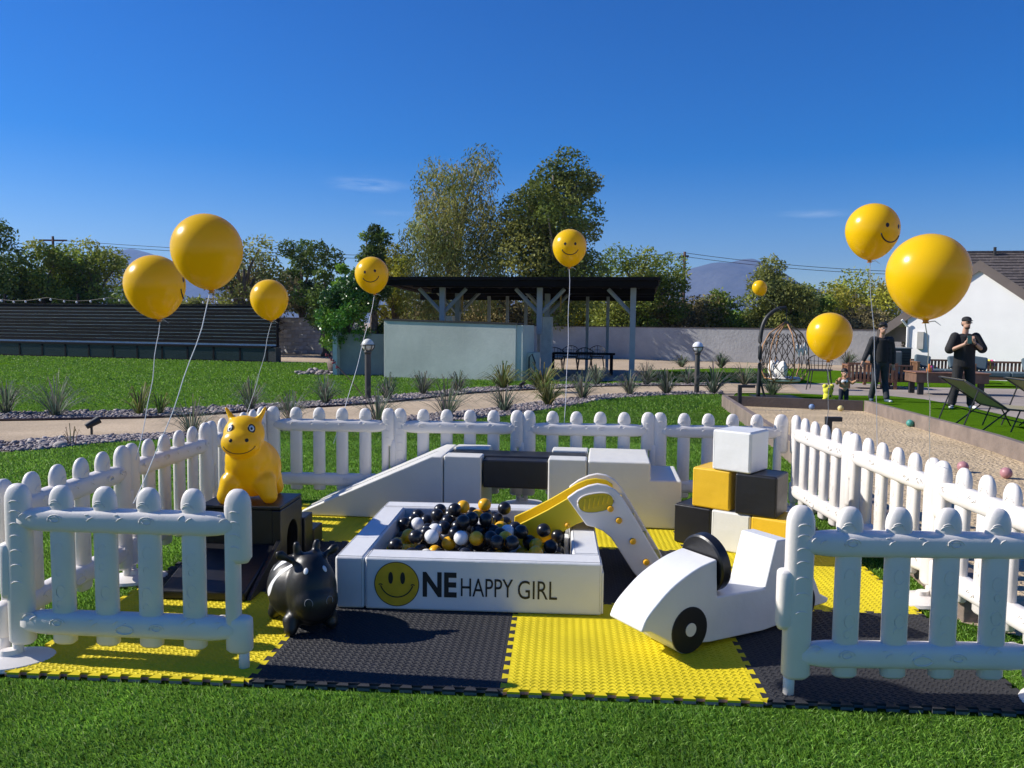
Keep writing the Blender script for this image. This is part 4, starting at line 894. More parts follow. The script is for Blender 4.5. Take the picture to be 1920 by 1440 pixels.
# hedge trees left, behind the screen
for i, (x0, x1, yt, pal, lb) in enumerate(((-120, 42, 400, 'dark', 'tall dark tree cut by the left edge above the screen'), (20, 130, 452, 'green', 'bushy green tree over the screen beside the tall dark tree'), (105, 245, 448, 'green', 'rounded green tree under the utility pole crossarm'), (205, 330, 540, 'dark', 'low dark shrub behind the leftmost smiley balloon'), (-200, 60, 500, 'gloss', 'low glossy hedge bush above the left end of screen'), (60, 180, 520, 'dark', 'low dark hedge bush behind the string lights'), (330, 420, 560, 'olive', 'small olive shrub behind the largest left balloon'))):
    tree_px('hedge_tree', lb, x0, x1, yt, 47 + i % 3 * 2, pal, 11000, .24, clumps=34, low=.05, group='trees behind the dark screen')
for i, (x0, x1, yt, pal, lb, n) in enumerate(((385, 520, 440, 'olive', 'sparse olive-brown tree between the big left balloon and small one', 6000), (400, 560, 485, 'brown', 'rounded brown bare shrub behind the small left balloon', 9000), (525, 605, 450, 'dark', 'dark grey-green tree left of the leafy bush', 7000), (560, 660, 455, 'dark', 'narrow dark tree directly behind the leafy bush', 5000), (664, 735, 420, 'dark', 'dark round-topped tree left of the weeping tree', 7000), (690, 790, 455, 'yellow', 'yellow-olive shrub tree at the foot of weeping tree', 7000))):
    tree_px('background_tree', lb, x0, x1, yt, 40 + (i % 3) * 3, pal, n, .2, clumps=24, low=.06, group='trees beyond the garden wall')
for i, (x0, x1, yt, pal, lb, n) in enumerate(((1118, 1278, 464, 'green', 'broad airy green tree right of pergola roof', 12000), (1180, 1345, 545, 'brown', 'dense brown hedge bush behind the garden wall right of pergola', 10000), (1045, 1145, 545, 'yellow', 'yellow-green bush seen under the pergola roof', 7000), (1110, 1200, 560, 'brown', 'brown twiggy bush beside pergola right posts', 6000), (1412, 1530, 482, 'olive', 'large round olive tree behind the hanging chair', 12000), (1305, 1395, 545, 'green', 'small green tree in front of the mountain', 6000), (1520, 1700, 508, 'yellow', 'broad yellow-green tree left of the white house', 11000), (1440, 1560, 585, 'brown', 'brown shrub behind the low orange-yellow balloon', 6000), (1560, 1700, 575, 'brown', 'dark brown hedge behind the walking man', 8000), (1480, 1560, 535, 'green', 'green bush between the two large right-hand trees', 5000), (1350, 1440, 580, 'gloss', 'low dark green bush beside the distant grey roof', 4000), (720, 860, 560, 'brown', 'brown bush seen under the left end of pergola roof', 7000), (850, 1000, 545, 'brown', 'brown thicket seen under the middle of pergola roof', 8000), (960, 1060, 560, 'dark', 'dark thicket behind the pergola middle post', 6000))):
    tree_px('background_tree', lb, x0, x1, yt, 50 + (i % 4) * 2.5, pal, int(n * 1.6), .23, clumps=44, low=.03, group='trees beyond the garden wall')
# leafy bush in front of the return wall
bb = gp(652, 702); bush = tree('leafy_bush', 'glossy dark green leafy bush by the stucco counter', 'bush', (bb.x, bb.y, T(bb.y)), 1.95, 3.25, 'gloss', 15000, .10, clumps=46, trunk=.09, m=M_leafg, low=.22, asp=.55)
tree('young_tree', 'upright lime green young tree rising behind the leafy bush', 'tree', (bb.x - .35, bb.y + 1.6, T(bb.y)), 1.2, 3.75, 'lime', 5000, .12, clumps=22, trunk=.06, low=.3, asp=.5)
pt = gp(635, 700); po = thing('stone_pot', 'round brown stone pot at the foot of leafy bush', 'pot', (pt.x, pt.y - .1, T(pt.y))); MB().lathe([(.2, 0), (.33, .15), (.36, .34), (.30, .48), (.24, .50), (.22, .44), (.01, .42)], 20).build('pot', mat('stone_pot', (.16, .12, .10), .9, .3, 12, .6, 20), po, True)
# spiky clumps along the path
def spiky(px, py, wpx, hpx, label, pal='blade', nb=95, grp='spiky grass clumps along the path'):
    p = gp(px, py); Y = p.y; h = hpx / F * Y * 1.25; w2 = wpx / F * Y / 2 * 1.7; o = thing('spiky_plant', label, 'plant', (p.x, p.y, T(p.y)), 0, grp); VV, FF, TT = [], [], []
    cb = {'blade': [(.16, .19, .13), (.12, .15, .10), (.21, .22, .17), (.08, .10, .07)], 'palm': [(.15, .18, .05), (.20, .21, .07), (.09, .115, .035)], 'dry': [(.16, .12, .07), (.10, .08, .05)]}[pal]
    for k in range(nb):
        a = random.uniform(0, 6.283); e = random.random() ** .45; L_ = random.uniform(.75, 1.1); out = w2 * e * L_; up = h * (1.05 - .62 * e ** 2) * L_; wd = max(.005, .0072 * Y / 14) * (1.7 if pal == 'palm' else 1.0)
        d = Vector((math.cos(a), math.sin(a), 0)); s = Vector((-d.y, d.x, 0)) * wd; r0 = d * .05 * random.random(); pts = [r0, r0 + d * out * .35 + Vector((0, 0, up * .62)), r0 + d * out * .75 + Vector((0, 0, up * .97)), r0 + d * out * 1.1 + Vector((0, 0, up * (.98 - .38 * e)))]; b = len(VV); col = [q * random.uniform(.8, 1.25) for q in random.choice(cb)]
        for p_, f_ in zip(pts, (1, 1, .7, .08)): VV += [tuple(p_ - s * f_), tuple(p_ + s * f_)]; TT += [col, col]
        for q in range(3): FF.append((b + 2 * q, b + 2 * q + 1, b + 2 * q + 3, b + 2 * q + 2))
    np_mesh('blades', np.array(VV), np.array(FF), M_leaf, o, tint=np.array(TT)); return o
SPK = [(12, 776, 70, 52, 'cut by the left edge'), (105, 781, 118, 66, 'large, on the far stones in front of screen'), (360, 816, 105, 58, 'on the near stones left of yellow hopper animal'), (470, 769, 66, 52, 'far side, under the small left balloon'), (545, 792, 95, 50, 'near side, behind the back left fence corner'), (610, 757, 60, 44, 'far side, left of the cream globe lamp'), (708, 790, 92, 52, 'near side, in front of the cream globe lamp'), (727, 750, 52, 42, 'far side, just right of cream globe lamp'), (793, 740, 50, 40, 'far side, before the counter wall left half'), (838, 782, 120, 60, 'large, near side, before the counter wall'), (858, 736, 44, 34, 'far side, before the middle of counter wall'), (945, 772, 80, 46, 'near side, left of the bushy fan palms'), (1092, 748, 66, 46, 'near side, under the dining table'), (1118, 722, 50, 32, 'far side, under the dining table'), (1180, 740, 62, 36, 'near side, at the pergola right post'), (1212, 722, 48, 34, 'far side, right of pergola right post'), (1250, 738, 58, 42, 'near side, left of the white globe lamp'), (1338, 738, 80, 46, 'large, just right of the white globe lamp'), (1290, 720, 44, 26, 'far side, behind the white globe lamp'), (1396, 722, 56, 34, 'far side, left of the hanging chair pole'), (1448, 741, 60, 38, 'under the hanging chair'), (1278, 688, 34, 18, 'small, by the far garden wall'), (1352, 690, 34, 24, 'small, by the garden wall left of hanging chair'), (1590, 690, 36, 26, 'small, behind the toddler')]
for (x, y, w__, h__, t_) in SPK: spiky(x, y, w__, h__, 'grey-green spiky grass clump, %s' % t_)
spiky(943, 728, 74, 40, 'green fan palm clump at foot of the counter wall', 'palm', 90, 'low fan palms'); spiky(1018, 735, 86, 46, 'taller green fan palm clump right of the counter wall', 'palm', 90, 'low fan palms'); spiky(1028, 760, 60, 40, 'dark green fan palm clump on the near stones', 'palm', 80, 'low fan palms'); spiky(262, 778, 60, 50, 'thin yellowish fan palm on the far stones', 'palm', 34, 'low fan palms'); spiky(300, 776, 44, 40, 'smaller thin fan palm crossed by balloon ribbon', 'palm', 22, 'low fan palms'); spiky(135, 836, 26, 34, 'dry brown twiggy plant on the near stones', 'dry', 14, 'dry plants')
# red yucca stalk across the bush
yc = gp(688, 752); y2 = at(612, 664, yc.y - .1); ys_ = thing('flower_stalk', 'thin leaning flower stalk with red buds by cream globe lamp', 'flower stalk', (yc.x, yc.y, T(yc.y))); e_ = Vector(y2) - Vector((yc.x, yc.y, T(yc.y)))
MB().tube([(0, 0, 0), e_ * .4 + Vector((0.03, 0, .0)), e_], [.012, .010, .006], 5).build('stem', mat('stalk', (.28, .15, .10), .8), ys_)
bd = MB(); [bd.ball(e_ * f_ + Vector((random.uniform(-.03, .03), 0, random.uniform(-.02, .03))), .017, 6, 5) for f_ in np.linspace(.72, 1.0, 14)]; bd.build('buds', mat('red_bud', (.30, .04, .06), .6), ys_)
# low landscape lights and black L-shaped marker posts
def lpost(px, py, hh, s, label):
    p = gp(px, py); o = thing('marker_post', label, 'post', (p.x, p.y, T(p.y) + .0), 0, 'black L-shaped posts'); MB().box(-.03, .03, -.03, .03, 0, hh).build('stem', M_metal, o); MB().box(-.03 if s > 0 else -.26, .26 if s > 0 else .03, -.035, .035, hh + .001, hh + .05).build('arm', M_metal, o)
lpost(1386, 771, .42, 1, 'black L-shaped post at the court back left corner'); pq = at(1553, 800, 8.8); o = thing('marker_post', 'black L-shaped post on the sand behind right fence', 'post', (pq.x, 8.8, T(8.8) + .02), 0, 'black L-shaped posts'); MB().box(-.03, .03, -.03, .03, 0, pq.z + .04).build('stem', M_metal, o); MB().box(-.03, .14, -.035, .035, pq.z + .041, pq.z + .09).build('arm', M_metal, o)
for (x, y, lb) in ((172, 816, 'small black spotlight on the near stones at left'), (978, 731, 'small black spotlight between the fan palms')):
    p = gp(x, y); o = thing('spotlight', lb, 'spotlight', (p.x, p.y, T(p.y)), R(40), 'small garden spotlights'); MB().tube([(0, 0, 0), (0, 0, .12)], .015, 6).build('spike', M_metal, o); MB().tube([(-.06, 0, .11), (.09, 0, .19)], [.035, .05], 10).build('head', M_metal, o, True, auto=40)
# poles and wires
def upole(px, yt, Y, label, arm):
    a = at(px, yt, Y); o = thing('utility_pole', label, 'utility pole', (a.x, Y, T(Y))); h = a.z - T(Y); MB().tube([(0, 0, 0), (0, 0, h)], [.15, .11], 8).build('pole', mat('pole_wood', (.10, .055, .04), .9), o, True)
    MB().box(-arm, arm, -.06, .06, h - .45, h - .3).build('crossarm', MATS['pole_wood'], o)
    for s in (-1, 1): MB().tube([(s * arm * .8, 0, h - .4), (0, 0, h - 1.1)], .03, 4).build('arm_brace', MATS['pole_wood'], o)
upole(99, 443, 75, 'brown utility pole with crossarm above the left trees', 1.3); upole(1284, 472, 70, 'brown utility pole in front of the mountain', .35)
for k, (pa, Ya, pb, Yb, lb) in enumerate((((105, 450), 75, (1284, 476), 70, 'upper overhead wire strung between the two utility poles'), ((105, 456), 75, (1284, 482), 70, 'lower overhead wire strung between the two utility poles'), ((1284, 474), 70, (2050, 508), 60, 'upper overhead wire running right from the pole by the mountain'), ((1284, 481), 70, (2050, 512), 60, 'lower overhead wire running right from the pole by the mountain'))):
    a, b = at(*pa, Ya), at(*pb, Yb); w__ = MB(); w__.tube([a.lerp(b, t_) - Vector((0, 0, 3.0 * t_ * (1 - t_))) for t_ in np.linspace(0, 1, 17)], .022, 4); tag(w__.build('overhead_wire', M_metal), lb, 'wire', 'overhead wires')
# far low house with grey roof
fh = gp(1385, 640); Yh = 62; a = at(1385, 622, Yh); fo = thing('distant_house', 'distant low house with grey roof beyond the garden wall', 'house', (a.x, Yh, T(Yh)), R(-5)); MB().box(-2.6, 2.6, 0, 4, 0, 1.7).build('wall', mat('far_wall', (.20, .16, .12), .9), fo); MB().prism([(-.7, 1.7), (2.2, 2.75), (5, 1.7)], -3.0, 3.4, M=Matrix(((0, 1, 0, 0), (1, 0, 0, 0), (0, 0, 1, 0), (0, 0, 0, 1)))).build('roof', mat('far_roof', (.30, .31, .33), .8, .2, 2), fo)
# mountains
ctrl = [(-400, 560), (0, 545), (150, 520), (200, 486), (235, 471), (262, 470), (300, 482), (340, 497), (420, 530), (500, 550), (800, 570), (1100, 565), (1230, 535), (1290, 505), (1335, 493), (1360, 495), (1392, 487), (1418, 502), (1450, 535), (1600, 560), (1920, 560), (2400, 565)]
NX, NY, YM = 260, 26, 5200.; xs = np.linspace(-400, 2400, NX); top = np.interp(xs, [c[0] for c in ctrl], [c[1] for c in ctrl]); V = []
rsm = np.random.default_rng(4); ph = rsm.uniform(0, 6, (12,))
for j in range(NY):
    f_ = j / (NY - 1)
    for i in range(NX):
        p = at(xs[i], top[i], YM); hz_ = p.z * (math.sin(f_ * math.pi / 2) ** 1.2); x = p.x; rough = sum(math.sin(x * .004 * 1.7 ** k + f_ * 5 * 1.5 ** k + ph[k]) / 1.6 ** k for k in range(9)); V.append((x, YM - 1500 * (1 - f_), hz_ + rough * 17 * math.sin(f_ * math.pi) ** .7 - (0 if f_ > 0 else 5)))
V = np.array(V); ii = np.arange(NX - 1); Fc = np.concatenate([np.c_[j * NX + ii, j * NX + ii + 1, (j + 1) * NX + ii + 1, (j + 1) * NX + ii] for j in range(NY - 1)])
mo = structure(np_mesh('mountains', V, Fc, ground_mat('mountain_rock', (.075, .08, .085), (.13, .13, .13), .006, .6, .02, .95, dist=20, big=.001), smooth=True))

# white house on the right
hx = gp(1697, 706); HY = hx.y; hrz = R(-38); house = thing('white_house', 'white stucco house gable with brown fascia and shingle roof', 'house', (hx.x, HY, T(HY)), hrz)
M_hw = mat('white_stucco', (.85, .83, .80), .9, .03, 2, .12, 50); M_fas = mat('brown_fascia', (.15, .12, .105), .7, .12, 3); M_sof = mat('soffit', (.42, .40, .36), .8, .1)
eave = at(1697, 597, HY).z - T(HY); apx, apz = 2.15, eave + 1.62; sl_ = (apz - eave) / apx
MB().prism([(0, -.3), (6.2, -.3), (6.2, apz - sl_ * (6.2 - apx)), (apx, apz), (0, eave)], 0, .25).build('gable_wall', M_hw, house)
MB().box(0, .25, .252, 8, -.3, eave).build('side_wall', M_hw, house)
def slab(x0, z0, x1, z1, y0, y1, th, name, m): 
    return MB().prism([(x0, z0), (x1, z1), (x1, z1 + th), (x0, z0 + th)], y0, y1).build(name, m, house)
ov = .95
slab(-ov, eave - sl_ * ov, apx, apz, -.02, 8, .05, 'soffit', M_sof); slab(apx, apz, 6.9, apz - sl_ * (6.9 - apx), -.02, 1, .05, 'soffit', M_sof)
slab(-ov, eave - sl_ * ov - .05, apx, apz - .02, -.08, -.022, .36, 'rake_fascia', M_fas); slab(apx + .002, apz - .02, 6.9, apz - sl_ * (6.9 - apx) - .05, -.082, -.024, .36, 'rake_fascia', M_fas)
slab(-ov - .04, eave - sl_ * ov - .04, -ov, eave - sl_ * ov, -.08, 8, .3, 'eave_fascia', M_fas)
for k in range(3): MB().box(-.9, .1, .3 + .9 * k, .42 + .9 * k, eave - sl_ * .9 - .16, eave - sl_ * .4).build('rafter_tail', M_fas, house)
# shingled main roof rising behind the gable, courses of separate tabs
M_sh = mat('shingle', (.105, .088, .082), .9, .3, 6, .4, 30, obj=True); ra = at(1745, 474, 34); rb2 = at(2300, 496, 32); rl0 = at(1745, 640, 29.5); rw = thing('shingle_roof', 'brown shingled main roof of the white house', 'roof', (ra.x, ra.y, ra.z), ang(rb2 - ra))
RLn = 11.; rv = Vector((0, -3.6, -2.7)); vn = rv.normalized(); nrm = Vector((0, -vn.z, vn.y)) * -1
if nrm.z < 0: nrm = -nrm
MB().loft([[(-.5, 0, 0), (RLn, 0, 0), (RLn, 0, -.1), (-.5, 0, -.1)], [(-.5, rv.y, rv.z), (RLn, rv.y, rv.z), (RLn, rv.y, rv.z - .1), (-.5, rv.y, rv.z - .1)]]).build('deck', M_sh, rw)
rs = random.Random(6); tabs = {}; NR = 22; stp = rv / NR
for k in range(NR):
    x = -.5 - rs.uniform(0, .3)
    while x < 3.6:
        wd = rs.choice((.26, .34, .42))
        if x > -.4 and x < 3.3 and k < 19 and len(rw.children) < 300:
            if wd not in tabs:
                n1 = nrm * .035; n2 = nrm * .006; t_ = MB(); q = [Vector((0, 0, 0)), Vector((wd - .012, 0, 0)), Vector((wd - .012, stp.y * 1.05, stp.z * 1.05)), Vector((0, stp.y * 1.05, stp.z * 1.05))]
                t_.add([tuple(p) for p in q] + [tuple(p + (n2 if i_ < 2 else n1)) for i_, p in enumerate(q)], [(0, 3, 2, 1), (4, 5, 6, 7), (0, 1, 5, 4), (1, 2, 6, 5), (2, 3, 7, 6), (3, 0, 4, 7)]); so = t_.build('shingle', M_sh, rw); tabs[wd] = so.data
            else: so = link(bpy.data.objects.new('shingle', tabs[wd]), rw)
            so.location = stp * k + nrm * rs.uniform(.003, .016) + Vector((x, 0, 0))
        x += wd
MB().box(-.5, RLn, -.1, .15, -.02, .06).build('ridge_cap', M_sh, rw); MB().tube([(2.4, -.2, -.15), (2.4, -.2, .2)], .06, 8).build('vent_pipe', M_metal, rw)
MB().tube([(.02, -.05, 0), (.02, -.05, eave - .3), (-.15, -.2, eave - .05)], .04, 6).build('downspout', M_hw, house); MB().box(.35, .55, -.1, -.002, 1.0, 1.6).build('meter_box', M_sof, house)
ac = gp(1684, 705); ac = thing('air_conditioner', 'dark louvred air conditioner unit beside the white house', 'air conditioner', (hx.x - .65, HY - .7, T(HY)), R(-10)); MB().box(-.4, .35, -.35, .35, .05, 1.02).build('casing', mat('ac_dark', (.05, .055, .05), .6), ac, bevel=.02)
for k in range(9): MB().box(-.37, .32, -.375, -.352, .12 + .09 * k, .17 + .09 * k).build('louvre', M_metal, ac)
MB().box(-.42, .37, -.37, .37, 1.021, 1.06).build('lid', M_sof, ac)
# ================================================================ PATIO FURNITURE, PEOPLE, SMALL THINGS
M_wood = mat('teak', (.22, .105, .055), .6, .25, 8, .2, 40); M_cush = mat('slate_cushion', (.085, .125, .145), .85, .08, 5, .15, 20); M_rat = mat('rattan', (.36, .19, .085), .6, .15, 10); M_cloth = mat('white_cloth', (.72, .70, .66), .9, .05, 6, .2, 12)
def slat_side(o, x0, x1, y, z0, z1, n, axis='x', nm='slat'):
    for k in range(n):
        a = x0 + (x1 - x0) * (k + .5) / n; w2 = abs(x1 - x0) / n * .30
        if axis == 'x': MB().box(a - w2, a + w2, y - .015, y + .015, z0, z1).build(nm, M_wood, o)
        else: MB().box(y - .015, y + .015, a - w2, a + w2, z0, z1).build(nm, M_wood, o)
def sofa(name, label, px, py, rz, W, cush=2, pillows=2):
    p = gp(px, py); o = thing(name, label, 'sofa', (p.x, p.y, T(p.y) + .008), rz, 'slatted teak lounge sofas'); D = .8
    for x in (-W / 2 + .04, W / 2 - .04):
        for y in (.04, D - .04): MB().box(x - .04, x + .04, y - .04, y + .04, 0, .62).build('leg', M_wood, o)
        MB().box(x - .05, x + .05, -.0, D, .621, .66).build('arm_rest', M_wood, o); slat_side(o, .1, D - .1, x, .2, .62, 5, 'y')
    MB().box(-W / 2 + .08, W / 2 - .08, 0, D, .2, .28).build('seat_frame', M_wood, o); MB().box(-W / 2, W / 2, D - .03, D + .03, .665, .72).build('back_rail', M_wood, o); slat_side(o, -W / 2 + .08, W / 2 - .08, D, .2, .665, int(W / .11))
    for k in range(cush):
        w_ = (W - .2) / cush; x = -W / 2 + .1 + w_ * k; MB().box(x + .005, x + w_ - .005, .0, D - .1, .285, .43).build('seat_cushion', M_cush, o, bevel=.035, seg=3)
    for k in range(pillows):
        x = -W / 2 + .3 + (W - .6) * k / max(pillows - 1, 1); b = MB(); b.box(-.24, .24, -.07, .07, -.2, .2, M=Matrix.Translation((x, D - .2, .66)) @ Matrix.Rotation(R(-18), 4, 'X') @ Matrix.Rotation(R(8 - 14 * (k % 2)), 4, 'Y')); b.build('pillow', M_cush, o, bevel=.06, seg=4)
    return o
sofa('slatted_sofa', 'teak sofa seen from its slatted back, behind the walking man', 1622, 727, R(168), 1.25, 1, 1)
sofa('slatted_sofa', 'teak sofa end with slate pillows right of the walking man', 1690, 727, R(82), 1.7, 2, 3)
sofa('slatted_sofa', 'teak sofa along the house wall behind the fire table', 1770, 719, R(-12), 1.6, 2, 2)
sofa('slatted_sofa', 'teak sofa at the right edge with the bright striped bag', 1895, 727, R(-14), 2.0, 2, 2)
tb0 = gp(1772, 740); ftb = thing('fire_table', 'low wooden fire table between the teak sofas', 'table', (tb0.x, tb0.y, T(tb0.y) + .008), R(-8)); MB().box(-.82, .82, -.4, .4, .30, .52).build('table_box', mat('table_wood', (.15, .085, .055), .6, .3, 6, .2, 30), ftb, bevel=.01); MB().box(-.85, .85, -.43, .43, .522, .55).build('table_top', M_wood, ftb, bevel=.006); MB().box(-.35, .35, -.12, .12, .551, .57).build('burner_cover', M_metal, ftb)
for sx_ in (-1, 1):
    for sy in (-1, 1): MB().box(sx_ * .68 - .06, sx_ * .68 + .06, sy * .3 - .05, sy * .3 + .05, 0, .30).build('leg', M_metal, ftb)
ty = at(1733, 702, tb0.y); to_ = thing('toy_figures', 'small orange and pink toys standing on the fire table', 'toys', (tb0.x - .45, tb0.y - .1, T(tb0.y) + .558), 0)
for (dx, c, h_) in ((-.06, (.75, .25, .05), .20), (.05, (.70, .05, .30), .15), (.0, (.8, .5, .1), .12)): MB().lathe([(.045, 0), (.055, h_ * .3), (.03, h_ * .6), (.045, h_ * .8), (.005, h_)], 10).build('toy', mat('toy_%d' % (h_ * 100), c, .5), to_, True); to_.children[-1].location = (dx, dx, 0)
bgp = gp(1864, 722); bag = thing('striped_bag', 'bright multicoloured striped bag on the right-hand sofa', 'bag', (bgp.x - .05, bgp.y + .25, T(bgp.y) + .445), R(-10))
for k, c in enumerate(((.05, .45, .40), (.75, .35, .05), (.80, .65, .05), (.75, .08, .25), (.85, .80, .75))): MB().ball((-.16 + .08 * k, 0, .17), (.05, .12, .17 - .01 * abs(k - 2)), 10, 8).build('stripe', mat('bag_%d' % k, c, .7), bag, True)
gy = gp(1711, 716); gc = thing('grey_cover', 'grey rounded cover standing against the white house wall', 'cover', (gy.x, gy.y + 1.2, T(gy.y)), R(-12)); MB().box(-.18, .18, -.1, .1, 0, .95).build('cover', mat('grey_fabric', (.16, .16, .165), .8), gc, bevel=.05, seg=4)
# loungers with wire frames
M_sling = mat('khaki_sling', (.34, .31, .20), .8, .08, 30, .2, 200)
def lounger(x_, y_, rz, label):
    p = Vector((x_, y_, 0)); o = thing('sun_lounger', label, 'lounger', (p.x, p.y, T(p.y) + .006), rz, 'wire-framed sling loungers'); Wd = .86
    seat = [(0, .33), (.45, .30), (.95, .27)]; back = [(.0, .33), (-.30, .54), (-.58, .72)]
    for pts, nm in ((seat, 'seat_sling'), (back, 'back_sling')):
        b = MB(); b.loft([[(x, -Wd / 2, z), (x, Wd / 2, z), (x, Wd / 2, z + .012), (x, -Wd / 2, z + .012)] for x, z in pts]); b.build(nm, M_sling, o)
    for s in (-1, 1):
        y = s * Wd / 2; MB().tube([(-.60, y, .72), (0, y, .325), (.97, y, .265)], .013, 6).build('side_rail', M_metal, o, True)
        MB().tube([(-.60, y, .0), (-.40, y, .60)], .010, 6).build('leg', M_metal, o); MB().tube([(.05, y, 0), (.16, y, .31), (.28, y, .31), (.45, y, 0)], .010, 6).build('leg', M_metal, o); MB().tube([(-.35, y, 0.0), (.02, y, .32)], .010, 6).build('leg', M_metal, o)
        MB().tube([(-.50, y, .30), (.75, y, .02)], .008, 5).build('cross_wire', M_metal, o); MB().tube([(.75, y, .0), (.85, y, .28)], .010, 6).build('leg', M_metal, o)
    MB().tube([(-.60, -Wd / 2, .72), (-.60, Wd / 2, .72)], .013, 6).build('head_rail', M_metal, o); MB().tube([(.97, -Wd / 2, .265), (.97, Wd / 2, .265)], .013, 6).build('foot_rail', M_metal, o); MB().tube([(0, -Wd / 2, .32), (0, Wd / 2, .32)], .012, 6).build('hinge_rail', M_metal, o)
    return o
lounger(7.0, 11.55, R(-7), 'khaki sling lounger with black wire frame in front of the capped man'); lounger(7.95, 11.5, R(-7), 'khaki sling lounger cut by the right edge of the picture')
# hanging chair
hb = gp(1421, 745); hs_ = thing('chair_stand', 'black curved steel stand holding the hanging rattan chair', 'stand', (hb.x, hb.y, T(hb.y)), 0); tp = at(1474, 577, hb.y) - Vector((hb.x, hb.y, T(hb.y))); md = at(1426, 632, hb.y) - Vector((hb.x, hb.y, T(hb.y)))
cv = smooth_line([Vector((0, 0, 0)), Vector((.02, 0, md.z * .55)), Vector((md.x, 0, md.z)), Vector((md.x + .10, 0, md.z + (tp.z - md.z) * .6)), Vector((tp.x * .62, 0, tp.z * .978)), Vector((tp.x, 0, tp.z))], 5); MB().tube(cv, .045, 10).build('arch_pole', M_metal, hs_, True); MB().tube([(.02, 0, .45), (.14, -.05, 0)], .025, 6).build('prop', M_metal, hs_); MB().box(-.05, .9, -.5, .5, -.02, .02).build('base_plate', M_metal, hs_)
hc = at(1474, 603, hb.y); hcz = T(hb.y); hch = thing('hanging_chair', 'open rattan hanging chair with white cushions', 'hanging chair', (hc.x, hb.y, hcz), R(20)); zt_ = hc.z - hcz; zb0 = at(1474, 716, hb.y).z - hcz; hgt_ = zt_ - zb0; wr = 46 / F * hb.y
lev = [(1.0, .02), (.80, .66), (.60, .92), (.25, 1.0), (.06, .80), (0, .55)]; NS = 6; ringp = []
for f_, r_ in lev: ringp.append([Vector((wr * r_ * math.cos(2 * math.pi * k / NS + .3), wr * .9 * r_ * math.sin(2 * math.pi * k / NS + .3), zb0 + hgt_ * f_)) for k in range(NS)])
for k in range(NS): MB().tube([rg[k] for rg in ringp], .016, 6).build('rib', M_rat, hch, True)
for rg in (ringp[4], ringp[5]): MB().tube(rg + rg[:1], .016, 6).build('hoop', M_rat, hch)
net = MB(); ropes = []
for k in range(NS):
    if k == 4: continue                                     # open side for getting in
    for q in range(1, 5):
        A, B = ringp[q], ringp[q + 1 if q < 5 else 5]; a, b, c, d = A[k], A[(k + 1) % NS], B[(k + 1) % NS], B[k]; nn = 4
        for i in range(nn):
            for j in range(2):
                u0_, u1_, v0_, v1_ = i / nn, (i + 1) / nn, j / 2, (j + 1) / 2; P = lambda u, v: a.lerp(b, u).lerp(d.lerp(c, u), v); s_ = (i + j) % 2
                net.tube([P(u0_, v0_ if s_ else v1_), P(u1_, v1_ if s_ else v0_)], .0085, 4)
                if (i + j) % 2: net.tube([P(u1_, v0_), P(u1_, v1_)], .0085, 4)
net.build('rope_net', mat('dark_rope', (.05, .04, .035), .8), hch); MB().tube([(0, 0, zt_), (0, 0, tp.z + T(hb.y) - hcz - .02)], .010, 5).build('hanger', M_metal, hch)
MB().lathe([(.01, zb0 + .02), (wr * .62, zb0 + .02), (wr * .68, zb0 + .07), (wr * .6, zb0 + .11), (.01, zb0 + .12)], 18).build('seat_cushion', M_cloth, hch, True); 
for k in range(3): MB().ball((-wr * .38 + .02, -.18 + .18 * k, zb0 + .29), (.08, .13, .19), 12, 10).build('back_cushion', M_cloth, hch, True)
gl = MB(); [gl.ball((wr * .1 + .05 * k, -wr * .6, zb0 + hgt_ * .58 - .03 * math.sin(k * 1.1) - (.10 if k % 2 else 0)), (.03, .02, .09), 6, 5) for k in range(6)]; gl.build('tassel_garland', M_cloth, hch, True)
pch = gp(1536, 731); wire_chair('mesh_chair', (pch.x, pch.y, T(pch.y) + .008), R(150), 'black mesh armchair between the hanging chair and toddler', 'patio chairs')
# bocce balls
for (x, y, c, lb) in ((1522, 768, (.16, .25, .42), 'pale blue bocce ball near the court end board'), (1576, 771, (.62, .52, .20), 'pale yellow bocce ball near the court end board'), (1706, 800, (.06, .28, .23), 'green bocce ball touching a yellow ball'), (1713, 798, (.60, .50, .18), 'yellow bocce ball behind the green ball'), (1897, 852, (.06, .26, .21), 'green bocce ball by the right side board'), (1805, 885, (.42, .20, .21), 'dusty pink bocce ball nearest the right fence'), (1886, 897, (.42, .20, .21), 'dusty pink bocce ball at the lower right of sand')):
    p = gp(x, y, .03); o = MB().ball((0, 0, 0), .052, 18, 12).build('bocce_ball', mat('bocce_%d' % (c[0] * 1000), c, .45, .12, 20), None, True); o.location = (p.x, p.y, p.z + .052 - .001); tag(o, lb, 'ball', 'bocce balls on the sand')

